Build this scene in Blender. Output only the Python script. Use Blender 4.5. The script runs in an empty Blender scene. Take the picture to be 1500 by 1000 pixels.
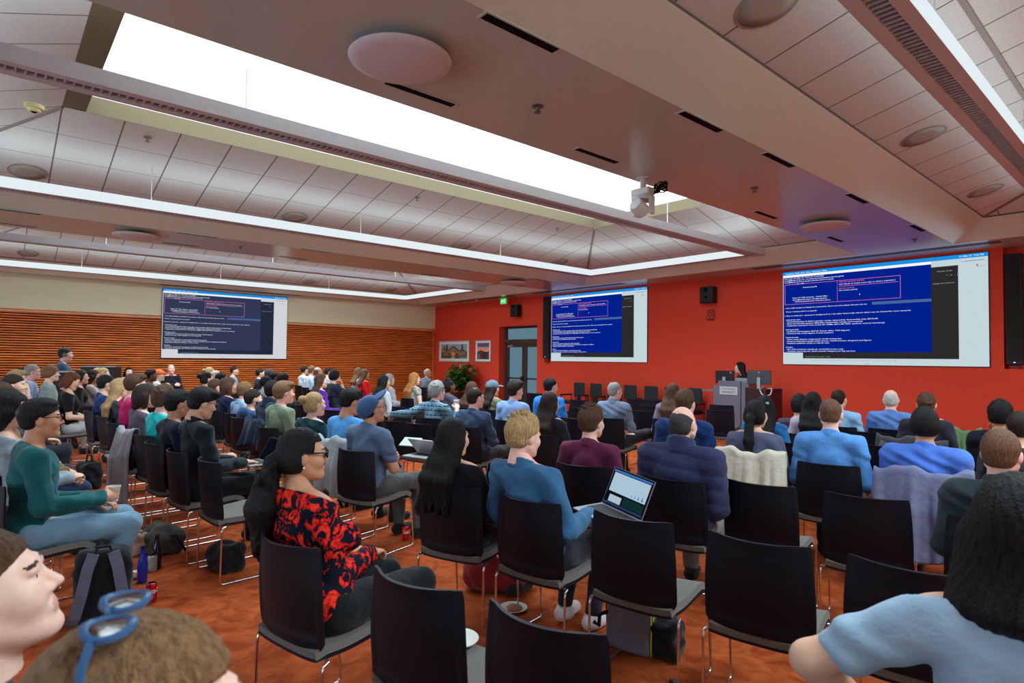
import bpy, math, random
import numpy as np
from mathutils import Vector, Matrix
random.seed(7); np.random.seed(7)
S = bpy.context.scene
COL = S.collection
PI = math.pi
# ------------------------------------------------------------------ materials
def srgb(r, g, b):
    f = lambda c: (c/255/12.92) if c/255 <= .04045 else ((c/255+.055)/1.055)**2.4
    return (f(r), f(g), f(b), 1)
_mats = {}
def mat(name, col, rough=.6, metal=0, spec=.5, emit=0, sheen=0, noise=0, nscale=40, bump=0, bscale=60, coat=0, stretch=None, alpha=1):
    """procedural principled material: base colour broken up by noise, optional bump"""
    key = name
    if key in _mats: return _mats[key]
    m = bpy.data.materials.new(name); m.use_nodes = True
    nt = m.node_tree; b = nt.nodes['Principled BSDF']
    if len(col) == 3: col = (*col, 1)
    b.inputs['Base Color'].default_value = col
    b.inputs['Roughness'].default_value = rough
    b.inputs['Metallic'].default_value = metal
    b.inputs['Specular IOR Level'].default_value = spec
    if sheen: b.inputs['Sheen Weight'].default_value = sheen
    if coat: b.inputs['Coat Weight'].default_value = coat
    if emit:
        b.inputs['Emission Color'].default_value = col
        b.inputs['Emission Strength'].default_value = emit
    if noise or bump:
        tc = nt.nodes.new('ShaderNodeTexCoord'); mp = nt.nodes.new('ShaderNodeMapping')
        nt.links.new(tc.outputs['Object'], mp.inputs['Vector'])
        if stretch: mp.inputs['Scale'].default_value = stretch
    if noise:
        n = nt.nodes.new('ShaderNodeTexNoise'); n.inputs['Scale'].default_value = nscale; n.inputs['Detail'].default_value = 3
        nt.links.new(mp.outputs[0], n.inputs['Vector'])
        r = nt.nodes.new('ShaderNodeValToRGB')
        r.color_ramp.elements[0].position = .3; r.color_ramp.elements[1].position = .7
        r.color_ramp.elements[0].color = tuple(c*(1-noise) for c in col[:3])+(1,)
        r.color_ramp.elements[1].color = tuple(min(1, c*(1+noise)) for c in col[:3])+(1,)
        nt.links.new(n.outputs[0], r.inputs[0]); nt.links.new(r.outputs[0], b.inputs['Base Color'])
    if bump:
        n2 = nt.nodes.new('ShaderNodeTexNoise'); n2.inputs['Scale'].default_value = bscale; n2.inputs['Detail'].default_value = 4
        nt.links.new(mp.outputs[0], n2.inputs['Vector'])
        bp = nt.nodes.new('ShaderNodeBump'); bp.inputs['Strength'].default_value = bump; bp.inputs['Distance'].default_value = .02
        nt.links.new(n2.outputs[0], bp.inputs['Height']); nt.links.new(bp.outputs[0], b.inputs['Normal'])
    _mats[key] = m
    return m
def emat(name, col, s):
    if name in _mats: return _mats[name]
    m = bpy.data.materials.new(name); m.use_nodes = True
    nt = m.node_tree; nt.nodes.clear()
    e = nt.nodes.new('ShaderNodeEmission'); o = nt.nodes.new('ShaderNodeOutputMaterial')
    e.inputs[0].default_value = (*col[:3], 1); e.inputs[1].default_value = s
    nt.links.new(e.outputs[0], o.inputs[0]); _mats[name] = m
    return m
# ------------------------------------------------------------------ mesh builder
class MB:
    def __init__(s): s.v = []; s.f = []; s.m = []; s.uv = {}
    def quad(s, pts, mi=0, uv=None):
        i = len(s.v); s.v += [tuple(p) for p in pts]; s.f.append(tuple(range(i, i+len(pts)))); s.m.append(mi)
        if uv: s.uv[len(s.f)-1] = uv
    def add(s, v, f, mi=0):
        i = len(s.v); s.v += [tuple(p) for p in v]; s.f += [tuple(k+i for k in q) for q in f]; s.m += [mi]*len(f)
    def box(s, a, b, mi=0, M=None, bev=0):
        (x0, y0, z0), (x1, y1, z1) = a, b
        if bev:
            c = bev; V = []; F = []
            # bevelled box: each corner becomes three points
            xs = (x0, x1); ys = (y0, y1); zs = (z0, z1); idx = {}
            for i in (0, 1):
                for j in (0, 1):
                    for k in (0, 1):
                        px, py, pz = xs[i], ys[j], zs[k]; sx, sy, sz = (1-2*i)*c, (1-2*j)*c, (1-2*k)*c
                        for ax, p in enumerate(((px, py+sy, pz+sz), (px+sx, py, pz+sz), (px+sx, py+sy, pz))):
                            idx[i, j, k, ax] = len(V); V.append(p)
            g = lambda i, j, k, a: idx[i, j, k, a]
            F += [(g(0,0,0,0), g(0,0,1,0), g(0,1,1,0), g(0,1,0,0)), (g(1,0,0,0), g(1,1,0,0), g(1,1,1,0), g(1,0,1,0)),
                  (g(0,0,0,1), g(1,0,0,1), g(1,0,1,1), g(0,0,1,1)), (g(0,1,0,1), g(0,1,1,1), g(1,1,1,1), g(1,1,0,1)),
                  (g(0,0,0,2), g(0,1,0,2), g(1,1,0,2), g(1,0,0,2)), (g(0,0,1,2), g(1,0,1,2), g(1,1,1,2), g(0,1,1,2))]
            for i in (0, 1):
                for j in (0, 1):
                    F.append((g(i,j,0,0), g(i,j,1,0), g(i,j,1,1), g(i,j,0,1)))
                    F.append((g(i,0,j,0), g(i,1,j,0), g(i,1,j,2), g(i,0,j,2)))
                    F.append((g(0,i,j,1), g(1,i,j,1), g(1,i,j,2), g(0,i,j,2)))
                    for k in (0, 1): F.append((g(i,j,k,0), g(i,j,k,1), g(i,j,k,2)))
        else:
            V = [(x0,y0,z0),(x1,y0,z0),(x1,y1,z0),(x0,y1,z0),(x0,y0,z1),(x1,y0,z1),(x1,y1,z1),(x0,y1,z1)]
            F = [(0,3,2,1),(4,5,6,7),(0,1,5,4),(1,2,6,5),(2,3,7,6),(3,0,4,7)]
        if M is not None: V = [tuple(M @ Vector(p)) for p in V]
        s.add(V, F, mi)
    def tube(s, pts, r, n=8, mi=0, cap=True, closed=False):
        P = [Vector(p) for p in pts]; R = r if isinstance(r, (list, tuple)) else [r]*len(P)
        base = len(s.v); up = None; rings = []
        for i, p in enumerate(P):
            if closed: t = (P[(i+1) % len(P)]-P[i-1])
            else: t = (P[min(i+1, len(P)-1)]-P[max(i-1, 0)])
            t.normalize()
            if up is None:
                up = Vector((0, 0, 1)) if abs(t.z) < .9 else Vector((1, 0, 0))
            a = t.cross(up)
            if a.length < 1e-4: a = t.cross(Vector((0, 1, 0)))
            a.normalize(); b = a.cross(t); up = b
            rings.append([p+(a*math.cos(2*PI*k/n)+b*math.sin(2*PI*k/n))*R[i] for k in range(n)])
        for q in rings: s.v += [tuple(p) for p in q]
        L = len(P)
        for i in range(L if closed else L-1):
            for k in range(n):
                j = (i+1) % L
                s.f.append((base+i*n+k, base+i*n+(k+1) % n, base+j*n+(k+1) % n, base+j*n+k)); s.m.append(mi)
        if cap and not closed:
            s.f.append(tuple(base+k for k in range(n))[::-1]); s.f.append(tuple(base+(L-1)*n+k for k in range(n))); s.m += [mi, mi]
    def lathe(s, prof, n=24, o=(0, 0, 0), mi=0, M=None):
        """profile [(r,z)] turned about z"""
        base = len(s.v); V = []
        for r, z in prof:
            for k in range(n):
                V.append((o[0]+r*math.cos(2*PI*k/n), o[1]+r*math.sin(2*PI*k/n), o[2]+z))
        if M is not None: V = [tuple(M @ Vector(p)) for p in V]
        s.v += V
        for i in range(len(prof)-1):
            for k in range(n):
                s.f.append((base+i*n+k, base+i*n+(k+1) % n, base+(i+1)*n+(k+1) % n, base+(i+1)*n+k)); s.m.append(mi)
        s.f.append(tuple(base+k for k in range(n))[::-1]); s.f.append(tuple(base+(len(prof)-1)*n+k for k in range(n))); s.m += [mi, mi]
    def mesh(s, name):
        me = bpy.data.meshes.new(name); me.from_pydata(s.v, [], s.f); me.update()
        if s.uv:
            u = me.uv_layers.new(name='UVMap')
            for fi, uvs in s.uv.items():
                p = me.polygons[fi]
                for k, li in enumerate(p.loop_indices): u.data[li].uv = uvs[k]
        if any(s.m): me.polygons.foreach_set('material_index', s.m)
        return me
    def build(s, name, mats, parent=None, smooth=False, loc=None, rot=None, ang=None):
        return put(name, s.mesh(name), mats, parent, smooth, loc, rot, ang)
def put(name, me, mats, parent=None, smooth=False, loc=None, rot=None, ang=None):
    o = bpy.data.objects.new(name, me); COL.objects.link(o)
    for m in (mats if isinstance(mats, (list, tuple)) else [mats]): me.materials.append(m)
    if smooth: me.polygons.foreach_set('use_smooth', [True]*len(me.polygons))
    if ang: me.set_sharp_from_angle(angle=math.radians(ang))
    if parent: o.parent = parent
    if loc: o.location = loc
    if rot: o.rotation_euler = rot
    return o
def thing(name, label, cat, loc=(0, 0, 0), rz=0, group=None):
    o = bpy.data.objects.new(name, None); COL.objects.link(o); o.empty_display_size = .1
    o.location = loc; o.rotation_euler = (0, 0, rz)
    return tag(o, label, cat, group)
def tag(o, label, cat, group=None, kind=None):
    o['label'] = label; o['category'] = cat
    if group: o['group'] = group
    if kind: o['kind'] = kind
    return o
def struct(o):
    o['kind'] = 'structure'; return o
def kids(o): return [c for c in _children.get(o.name, [])]
_children = {}
def copy_thing(root, loc, rz, label, group=None, parts=None):
    r = root.copy(); COL.objects.link(r); r.location = loc; r.rotation_euler = (0, 0, rz); r['label'] = label
    if group: r['group'] = group
    for c in (parts or root.children):
        d = c.copy(); COL.objects.link(d); d.parent = r
    return r
def rot_to(d):
    return Vector((0, 0, 1)).rotation_difference(Vector(d)).to_matrix().to_4x4()
SKY, WIN_FILL, LAMP, SCR, GLASS, EXPO, UPL = 5.8, 3.2, .6, .62, .36, .58, 3.4
# ------------------------------------------------------------------ room: x along the red wall, y towards it, z up
YF, YB, XL, XR, ZC = 13.0, -5.0, -19.48, 4.9, 3.63
def nodes_mat(name, build, rough=.8):
    m = bpy.data.materials.new(name); m.use_nodes = True
    nt = m.node_tree; b = nt.nodes['Principled BSDF']; b.inputs['Roughness'].default_value = rough
    build(nt, b); return m
def N(nt, t, **k):
    n = nt.nodes.new('ShaderNode'+t)
    for a, v in k.items(): setattr(n, a, v)
    return n
def carpet(nt, b):
    tc = N(nt, 'TexCoord'); L = nt.links.new
    n1 = N(nt, 'TexNoise'); n1.inputs['Scale'].default_value = 5.5; n1.inputs['Detail'].default_value = 5; n1.inputs['Distortion'].default_value = 1.2
    n2 = N(nt, 'TexNoise'); n2.inputs['Scale'].default_value = 220; n2.inputs['Detail'].default_value = 2
    L(tc.outputs['Object'], n1.inputs['Vector']); L(tc.outputs['Object'], n2.inputs['Vector'])
    r = N(nt, 'ValToRGB'); e = r.color_ramp.elements
    e[0].position = .32; e[0].color = srgb(140, 56, 22); e[1].position = .68; e[1].color = srgb(194, 94, 46)
    mid = e.new(.5); mid.color = srgb(164, 76, 36)
    L(n1.outputs[0], r.inputs[0])
    mx = N(nt, 'MixRGB', blend_type='MULTIPLY'); mx.inputs[0].default_value = .3
    r2 = N(nt, 'ValToRGB'); r2.color_ramp.elements[0].color = (.45, .42, .4, 1); r2.color_ramp.elements[0].position = .3; r2.color_ramp.elements[1].position = .65
    L(n2.outputs[0], r2.inputs[0]); L(r.outputs[0], mx.inputs[1]); L(r2.outputs[0], mx.inputs[2]); L(mx.outputs[0], b.inputs['Base Color'])
    bp = N(nt, 'Bump'); bp.inputs['Strength'].default_value = .6; bp.inputs['Distance'].default_value = .006
    L(n2.outputs[0], bp.inputs['Height']); L(bp.outputs[0], b.inputs['Normal'])
    b.inputs['Specular IOR Level'].default_value = .1
M_CARPET = nodes_mat('orange_carpet', carpet, .95)
M_RED = mat('red_paint', srgb(220, 70, 46), .75, spec=.25, noise=.05, nscale=90, bump=.05, bscale=150)
M_CREAM = mat('cream_paint', srgb(226, 222, 188), .8, spec=.2, noise=.03, nscale=60)
M_SOFFIT = mat('soffit_paint', srgb(180, 188, 182), .24, spec=.9, noise=.03, nscale=25, bump=.03, bscale=120)
M_WHITE = mat('white_plaster', srgb(238, 238, 236), .85, spec=.2, noise=.02, nscale=10)
M_CURB = mat('cream_curb', srgb(104, 92, 70), .8, spec=.2, noise=.02, nscale=30)  # cream darkened in the colour so the curb stays dim below the skylight
M_DARK = mat('dark_void', (.006, .006, .007), .9, spec=.1, noise=.2)
def tile(nt, b):
    L = nt.links.new
    uv = N(nt, 'UVMap'); sep = N(nt, 'SeparateXYZ'); L(uv.outputs[0], sep.inputs[0])
    outs = []
    for i in (0, 1):                                       # distance to the nearest grid line, in metres
        fr = N(nt, 'Math', operation='FRACT'); L(sep.outputs[i], fr.inputs[0])
        a = N(nt, 'Math', operation='SUBTRACT'); L(fr.outputs[0], a.inputs[0]); a.inputs[1].default_value = .5
        c = N(nt, 'Math', operation='ABSOLUTE'); L(a.outputs[0], c.inputs[0])
        g = N(nt, 'Math', operation='GREATER_THAN'); L(c.outputs[0], g.inputs[0]); g.inputs[1].default_value = .5-(.014 if i == 0 else .007)
        outs.append(g)
    mxn = N(nt, 'Math', operation='MAXIMUM'); L(outs[0].outputs[0], mxn.inputs[0]); L(outs[1].outputs[0], mxn.inputs[1])
    tc = N(nt, 'TexCoord'); n = N(nt, 'TexNoise'); n.inputs['Scale'].default_value = 60; L(tc.outputs['Object'], n.inputs['Vector'])
    r = N(nt, 'ValToRGB'); r.color_ramp.elements[0].color = srgb(188, 187, 184); r.color_ramp.elements[1].color = srgb(214, 213, 210)
    L(n.outputs[0], r.inputs[0])
    mx = N(nt, 'MixRGB'); L(mxn.outputs[0], mx.inputs[0]); L(r.outputs[0], mx.inputs[1]); mx.inputs[2].default_value = srgb(112, 106, 100)
    L(mx.outputs[0], b.inputs['Base Color']); b.inputs['Specular IOR Level'].default_value = .1
M_TILE = nodes_mat('acoustic_tile', tile, .95)

m = MB(); m.quad([(XL-.3, YB, 0), (XR, YB, 0), (XR, YF+1.2, 0), (XL-.3, YF+1.2, 0)]); struct(m.build('floor', M_CARPET))
# front wall with the door recess and the shallow speaker recess
m = MB()
dx0, dx1, dz, dd = -15.6, -13.73, 2.72, .32
rx0, rx1 = -2.19, -1.55
for (a, b2, z0, z1) in ((XL-.3, dx0, 0, ZC), (dx0, dx1, dz, ZC), (dx1, rx0, 0, ZC), (rx0, rx1, 0, 1.55), (rx1, XR, 0, ZC)):
    m.quad([(a, YF, z0), (b2, YF, z0), (b2, YF, z1), (a, YF, z1)])
m.quad([(dx0, YF, 0), (dx0, YF, dz), (dx0, YF+dd+.2, dz), (dx0, YF+dd+.2, 0)])
m.quad([(dx1, YF, 0), (dx1, YF+dd+.2, 0), (dx1, YF+dd+.2, dz), (dx1, YF, dz)])
m.quad([(dx0, YF, dz), (dx1, YF, dz), (dx1, YF+dd+.2, dz), (dx0, YF+dd+.2, dz)])
for x in (rx0, rx1): m.quad([(x, YF, 1.55), (x, YF+.3, 1.55), (x, YF+.3, ZC), (x, YF, ZC)])
m.quad([(rx0, YF, 1.55), (rx1, YF, 1.55), (rx1, YF+.3, 1.55), (rx0, YF+.3, 1.55)]); m.quad([(rx0, YF+.3, 1.55), (rx1, YF+.3, 1.55), (rx1, YF+.3, ZC), (rx0, YF+.3, ZC)])
struct(m.build('wall_front', M_RED))
m = MB(); m.quad([(XL, YB, 2.7), (XL, YF, 2.7), (XL, YF, ZC), (XL, YB, ZC)]); m.quad([(XL-.05, YB, 0), (XL-.05, YF, 0), (XL-.05, YF, 2.75), (XL-.05, YB, 2.75)], 1)
struct(m.build('wall_left', [M_CREAM, M_DARK]))
M_WOOD = mat('slat_wood', srgb(226, 116, 42), .45, spec=.4, noise=.4, nscale=1.6, stretch=(1, 1.1, 16), bump=.05, bscale=30)
m = MB(); z = 2.76; pitch = .0625; row = 0
while z > .1:
    y = YB
    while y < YF-.12:
        y2 = min(y+1.22, YF-.1)
        m.box((XL-.03, y+.002, z-.036), (XL+.012, y2-.002, z)); y = y2
    z -= pitch; row += 1
m.box((XL-.03, YF-.1, 0), (XL+.02, YF-.03, 2.77)); m.box((XL-.03, YB, 0), (XL+.016, YF-.1, .1))
struct(m.build('trim_1', M_WOOD))
for n, q in (('wall_right', [(XR, YB, 0), (XR, YF, 0), (XR, YF, 4.7), (XR, YB, 4.7)]),
             ('wall_back', [(XL-.3, YB, 0), (XR, YB, 0), (XR, YB, 4.7), (XL-.3, YB, 4.7)])):
    m = MB(); m.quad(q); struct(m.build(n, M_CREAM))
# ------------------------------------------------------------------ ceiling: flat soffit bands round three coffers with tiled slopes
COF = [(-19.1, -12.32), (-10.9, -4.12), (-2.68, 4.08)]
yb, yf = -1.36, 12.1
m = MB()
xs = [XL-.3]+[x for c in COF for x in c]+[XR]
for i in range(0, len(xs), 2): m.quad([(xs[i], yb, ZC), (xs[i+1], yb, ZC), (xs[i+1], yf, ZC), (xs[i], yf, ZC)])
m.quad([(XL-.3, yf, ZC), (XR, yf, ZC), (XR, YF+.4, ZC), (XL-.3, YF+.4, ZC)]); m.quad([(XL-.3, YB, ZC), (XR, YB, ZC), (XR, yb, ZC), (XL-.3, yb, ZC)])
struct(m.build('ceiling', M_SOFFIT))
def rect_ring(m, r0, z0, r1, z1, mi=0, uvs=None):
    (a0, b0, c0, d0), (a1, b1, c1, d1) = r0, r1          # x0,x1,y0,y1
    P = [(a0, c0, z0), (b0, c0, z0), (b0, d0, z0), (a0, d0, z0)]; Q = [(a1, c1, z1), (b1, c1, z1), (b1, d1, z1), (a1, d1, z1)]
    for k in range(4):
        p, p2, q, q2 = P[k], P[(k+1) % 4], Q[k], Q[(k+1) % 4]
        uv = None
        if uvs:
            run = 0 if k % 2 == 0 else 1
            sl = math.hypot(q[1-run]-p[1-run], z1-z0); pu, pv, off = uvs
            f = lambda a, s_: ((a-off[run])/pu, s_/pv)
            uv = [f(p[run], sl), f(p2[run], sl), f(q2[run], 0), f(q[run], 0)]
        m.quad([p, p2, q2, q], mi, uv)
cof = MB(); til = MB(); wel = MB(); crb = MB(); hip = MB()
for i, (x0, x1) in enumerate(COF):
    lip = (x0+.5, x1-.5, yb+.5, yf-.5); inn = (x0+2.5, x1-.58, yb+1.9, yf-2.5)
    rect_ring(cof, (x0, x1, yb, yf), ZC, lip, 3.9)
    rect_ring(cof, lip, 3.9, lip, 3.925, 1); cof.box((lip[1]-.012, lip[2], 3.9), (lip[1]+.03, lip[3], 3.985), 2)
    pv = .61 if i < 2 else 1.17
    rect_ring(til, lip, 3.925, inn, 4.42, 0, (.603, pv, (inn[0], inn[2])) if i < 2 else (.603, pv, (inn[0], inn[2]+.3)))
    for (a, b2) in (((lip[0], lip[2]), (inn[0], inn[2])), ((lip[1], lip[2]), (inn[1], inn[2])), ((lip[1], lip[3]), (inn[1], inn[3])), ((lip[0], lip[3]), (inn[0], inn[3]))):
        hip.tube([(*a, 3.92), (*b2, 4.415)], .022, 6)
    w = (inn[0], inn[1], inn[2]+.22, inn[3])
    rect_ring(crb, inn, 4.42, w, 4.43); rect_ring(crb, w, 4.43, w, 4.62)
    rect_ring(wel, w, 4.62, w, 5.9)
    if i == 2:
        k_ = .495/2.0; d = .86+.25
        hip.box((lip[0]+d-.02, lip[2]+1.2, 3.925+k_*d-.012), (lip[0]+d+.02, lip[3]-d, 3.925+k_*d+.006))
struct(cof.build('trim_2', [mat('cove_paint', srgb(206, 210, 196), .24, spec=.9, noise=.02, nscale=20), mat('grey_edge', srgb(84, 76, 72), .6, noise=.05), mat('grey_lip', srgb(150, 146, 144), .5, noise=.05)]))
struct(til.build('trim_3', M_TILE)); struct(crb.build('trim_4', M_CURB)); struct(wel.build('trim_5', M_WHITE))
struct(hip.build('trim_6', mat('ceiling_bead', srgb(128, 112, 100), .5, noise=.1)))
for i in (0, 1, 2):
    x0, x1 = COF[i]; m = MB()
    m.quad([(x0+2.5, yb+2.12, 5.9), (x1-.58, yb+2.12, 5.9), (x1-.58, yf-2.5, 5.9), (x0+2.5, yf-2.5, 5.9)])
    struct(m.build('window_%d' % (i+1), emat('skylight', (.74, .91, 1.0), SKY)))
# added windows with frames on the unseen back wall, glowing as cool fill light
m = MB(); fr = MB()
for x in (-16.5, -13.2, -9.9, -6.6, -3.3, 0):
    m.quad([(x, YB+.02, .9), (x+2.4, YB+.02, .9), (x+2.4, YB+.02, 2.7), (x, YB+.02, 2.7)])
    for a, b2 in (((x-.06, YB, .84), (x, YB+.06, 2.76)), ((x+2.4, YB, .84), (x+2.46, YB+.06, 2.76)), ((x, YB, .84), (x+2.4, YB+.06, .9)), ((x, YB, 2.7), (x+2.4, YB+.06, 2.76)), ((x+1.18, YB, .9), (x+1.22, YB+.05, 2.7))): fr.box(a, b2)
w3 = struct(m.build('window_5', emat('window_daylight', (.62, .82, 1.0), WIN_FILL))); struct(fr.build('trim_7', M_WHITE))
# perimeter slot grilles near the walls
m = MB()
for (x, w) in ((-13.2, 3.4), (-6.3, 4.2), (-17.6, 3.4)):
    for k in range(3): m.box((x, 12.28+.09*k, ZC-.004), (x+w, 12.31+.09*k, ZC+.01))
for k in range(3): m.box((XL+.12+.06*k, 3.6, ZC-.004), (XL+.14+.06*k, 7.6, ZC+.01))
struct(m.build('trim_8', M_DARK))
m = MB(); m.box((XL+.05, YF-.02, 0), (dx0, YF, .1)); m.box((dx1, YF-.02, 0), (XR, YF, .1)); struct(m.build('baseboard_front', mat('base_rubber', srgb(60, 30, 26), .6, noise=.1)))
# ------------------------------------------------------------------ ceiling fittings
M_METAL = mat('painted_metal', srgb(190, 186, 190), .45, spec=.5, noise=.03, nscale=20)
M_LOUVER = mat('louver_metal', srgb(198, 204, 212), .3, metal=.6, noise=.1, nscale=10)
M_CHROME = mat('chrome', srgb(225, 225, 230), .12, metal=1, noise=.03, nscale=20)
M_DIFF = emat('lamp_diffuser', (.86, .96, 1.0), LAMP)
ring_lab = ['grey rectangular pendant light hanging in the coffer by the slatted wood wall', 'grey rectangular pendant light hanging below the middle skylight coffer', 'grey rectangular pendant light with white inner edge in the tiled coffer at right']
for i, (x0, x1) in enumerate(COF):
    r = thing('ring_light', ring_lab[i], 'light', (0, 0, 3.58), 0, 'rectangular pendant lights')
    o = (x0+1.42, x1-1.1, yb+.86, yf-1.42); n_ = (x0+1.68, x1-1.36, yb+1.12, yf-1.68)
    h = MB(); lv = MB(); df = MB(); up = MB()
    mid = lambda t: tuple(o[k]+(n_[k]-o[k])*t for k in range(4))
    rect_ring(h, o, .12, o, 0); rect_ring(h, o, 0, mid(.3), .0); rect_ring(h, mid(.3), 0, mid(.3), .05); rect_ring(h, mid(.7), .05, mid(.7), 0); rect_ring(h, mid(.7), 0, n_, .0); rect_ring(h, o, .12, mid(.25), .12); rect_ring(h, mid(.75), .12, n_, .13)
    rect_ring(df, n_, .0, n_, .13); rect_ring(up, mid(.25), .121, mid(.75), .121)
    a, b2 = mid(.3), mid(.7)
    def slats(xa, xb, ya, yb2, along):
        t = (ya if along else xa); end = yb2 if along else xb
        while t < end:
            if along: lv.box((xa, t, .006), (xb, t+.012, .045))
            else: lv.box((t, ya, .006), (t+.012, yb2, .045))
            t += .055
    slats(a[0], b2[0], a[2], a[3], 1); slats(b2[1], a[1], a[2], a[3], 1); slats(a[0], a[1], b2[3], a[3], 0); slats(a[0], a[1], a[2], b2[2], 0)
    rect_ring(lv, a, .05, b2, .05)
    h.build('housing', M_METAL, r); lv.build('louver', M_LOUVER, r); df.build('diffuser', M_DIFF, r); up.build('uplight_lens', emat('uplight', (.78, .95, 1.0), UPL), r)
    for y in (1.6, 4.7, 7.8):
        for x in ((o[0]+n_[0])/2, (o[1]+n_[1])/2):
            c = MB(); zt = 3.925+(.495/2)*min(abs(x-(x0+.5)), abs(x-(x1-.5)))-3.58
            c.tube([(x, y, .11), (x, y, zt)], .006, 6); c.box((x-.025, y-.02, .09), (x+.025, y+.02, .14)); c.build('cable', M_METAL, r)
# round speakers on the tiled slopes
M_GRILLE = mat('speaker_grille', srgb(160, 156, 146), .7, noise=.08, nscale=300)
sp = [(-10.06, .31, 1, 'beside the left edge of the photo'), (-10.09, 3.85, 1, 'above the long white light strip, third from the front'), (-10.15, 7.4, 1, 'above the long white light strip, second from the front'), (-10.14, 10.33, 1, 'nearest the front corner of the middle coffer'),
      (-18.24, .62, 0, 'over the left end of the slatted wall'), (-18.34, 4.0, 0, 'above the left screen'), (-18.34, 7.5, 0, 'just right of the left screen'), (-18.34, 10.4, 0, 'nearest the front corner of the far coffer'),
      (-1.87, 3.85, 2, 'at the top edge of the photo, nearest of the coffer'), (-1.87, 7.3, 2, 'second from the front in the right coffer'), (-1.9, 10.2, 2, 'nearest the red wall in the right coffer')]
for x, y, c, w in sp:
    x0 = COF[c][0]+.5; z = 3.925+(.495/2)*(x-x0)
    M = Matrix.Translation((x, y, z)) @ Matrix.Rotation(-math.atan(.2475), 4, 'Y')
    t = thing('ceiling_speaker', 'round grey ceiling speaker '+w, 'speaker', (0, 0, 0), 0, 'round speakers on the coffer slopes')
    t.matrix_world = M
    m = MB(); m.lathe([(.21, .004), (.212, -.004), (.205, -.008), (.19, -.007)][::-1], 40); m.build('rim', mat('grille_rim', srgb(150, 145, 136), .5, noise=.05), t, True, ang=40)
    m = MB(); m.lathe([(.19, -.0075), (.1, -.008), (.001, -.0085)][::-1], 40); m.build('grille', M_GRILLE, t, True)
# flat round discs under the soffit bands
for x, y, w in ((-3.42, 1.98, 'large white round disc speaker under the near soffit band'), (-3.5, 8.95, 'white round disc speaker under the soffit near the right screen'), (-11.4, 1.75, 'white round disc speaker under the far soffit band at left'), (-11.45, 10.0, 'white round disc speaker under the soffit near the red wall corner')):
    t = thing('disc_speaker', w, 'speaker', (x, y, ZC), 0, 'round discs under the soffit bands')
    m = MB(); m.lathe([(.27, -.085), (.325, -.07), (.335, -.055), (.325, -.045), (.2, -.04)][::-1], 56); m.build('disc', mat('disc_white', srgb(205, 200, 208), .6, noise=.04, nscale=200), t, True, ang=50)
    m = MB(); m.lathe([(.1, -.04), (.1, 0)], 20); m.build('mount', M_DARK, t)
# slot diffusers
i = 0
vy = ((2.42, 'nearest the photographer'), (4.45, 'second from the photographer'), (5.86, 'halfway along'), (7.93, 'second from the red wall'), (10.3, 'closest to the red wall'))
for bx, bn in ((-4.12, 'near soffit band'), (-12.32, 'far soffit band')):
    for side, sn, dx in ((0, 'left', .28), (1, 'right', 1.42)):
        for y, w in ((vy if side else tuple(v for v in vy if v[0] not in (5.86,))) if bx > -5 else ((.2, 'at the left end'), (2.55, 'second from the left'), (4.6, 'third from the left'), (7.93, 'second from the red wall'), (10.3, 'closest to the red wall'))):
            x = bx+dx-.02
            t = thing('slot_diffuser', 'black slot air diffuser in the %s, %s row, %s' % (bn, sn, w), 'vent', (x, y, ZC), 0, 'slot air diffusers')
            m = MB(); m.box((-.035, -.3, -.004), (.035, .3, .002)); m.build('slot', M_DARK, t)
            f = MB()
            for a, b2 in (((-.05, -.315, -.006), (-.035, .315, 0)), ((.035, -.315, -.006), (.05, .315, 0)), ((-.035, -.315, -.006), (.035, -.3, 0)), ((-.035, .3, -.006), (.035, .315, 0))): f.box(a, b2)
            f.build('frame', M_SOFFIT, t)
# sprinkler heads
M_BRASS = mat('sprinkler_metal', srgb(120, 112, 100), .35, metal=.8, noise=.05)
def sprinkler(x, y, z, w):
    t = thing('sprinkler', 'small metal sprinkler head '+w, 'sprinkler', (x, y, z), 0, 'sprinkler heads')
    m = MB(); m.lathe([(.045, 0), (.045, -.008), (.015, -.012), (.013, -.04)][::-1], 16); m.build('body', M_BRASS, t)
    m = MB(); m.lathe([(.028, -.055), (.028, -.051)], 14); m.tube([(.012, 0, -.03), (.02, 0, -.045), (0, 0, -.052)], .003, 5); m.tube([(-.012, 0, -.03), (-.02, 0, -.045), (0, 0, -.052)], .003, 5); m.build('deflector', M_BRASS, t)
sprinkler(-3.42, 3.22, ZC, 'on the near soffit, right of the white disc'); sprinkler(-3.35, 6.6, ZC, 'on the near soffit, below the row of vents'); sprinkler(-3.0, 11.2, ZC, 'on the soffit above the right screen'); sprinkler(-11.5, 3.4, ZC, 'on the far soffit band')
for (x, y, w) in ((-8.65, 1.42, 'on the tiles at the left'), (-8.69, 5.4, 'on the tiles in the middle of the slope'), (-8.71, 8.8, 'on the tiles near the front corner')):
    sprinkler(x, y, 3.925+.2475*(x+10.4), w)
t = thing('smoke_detector', 'cream round smoke detector on ceiling tiles at upper left', 'smoke detector', (-8.05, .28, 4.25))
m = MB(); m.lathe([(.03, -.075), (.05, -.07), (.06, -.045), (.085, -.04), (.09, 0)], 24); m.build('body', mat('aged_plastic', srgb(205, 196, 140), .5, noise=.05), t, True, ang=35)
m = MB(); m.lathe([(.012, -.085), (.03, -.075)], 12); m.build('sensor', M_DARK, t)
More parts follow.
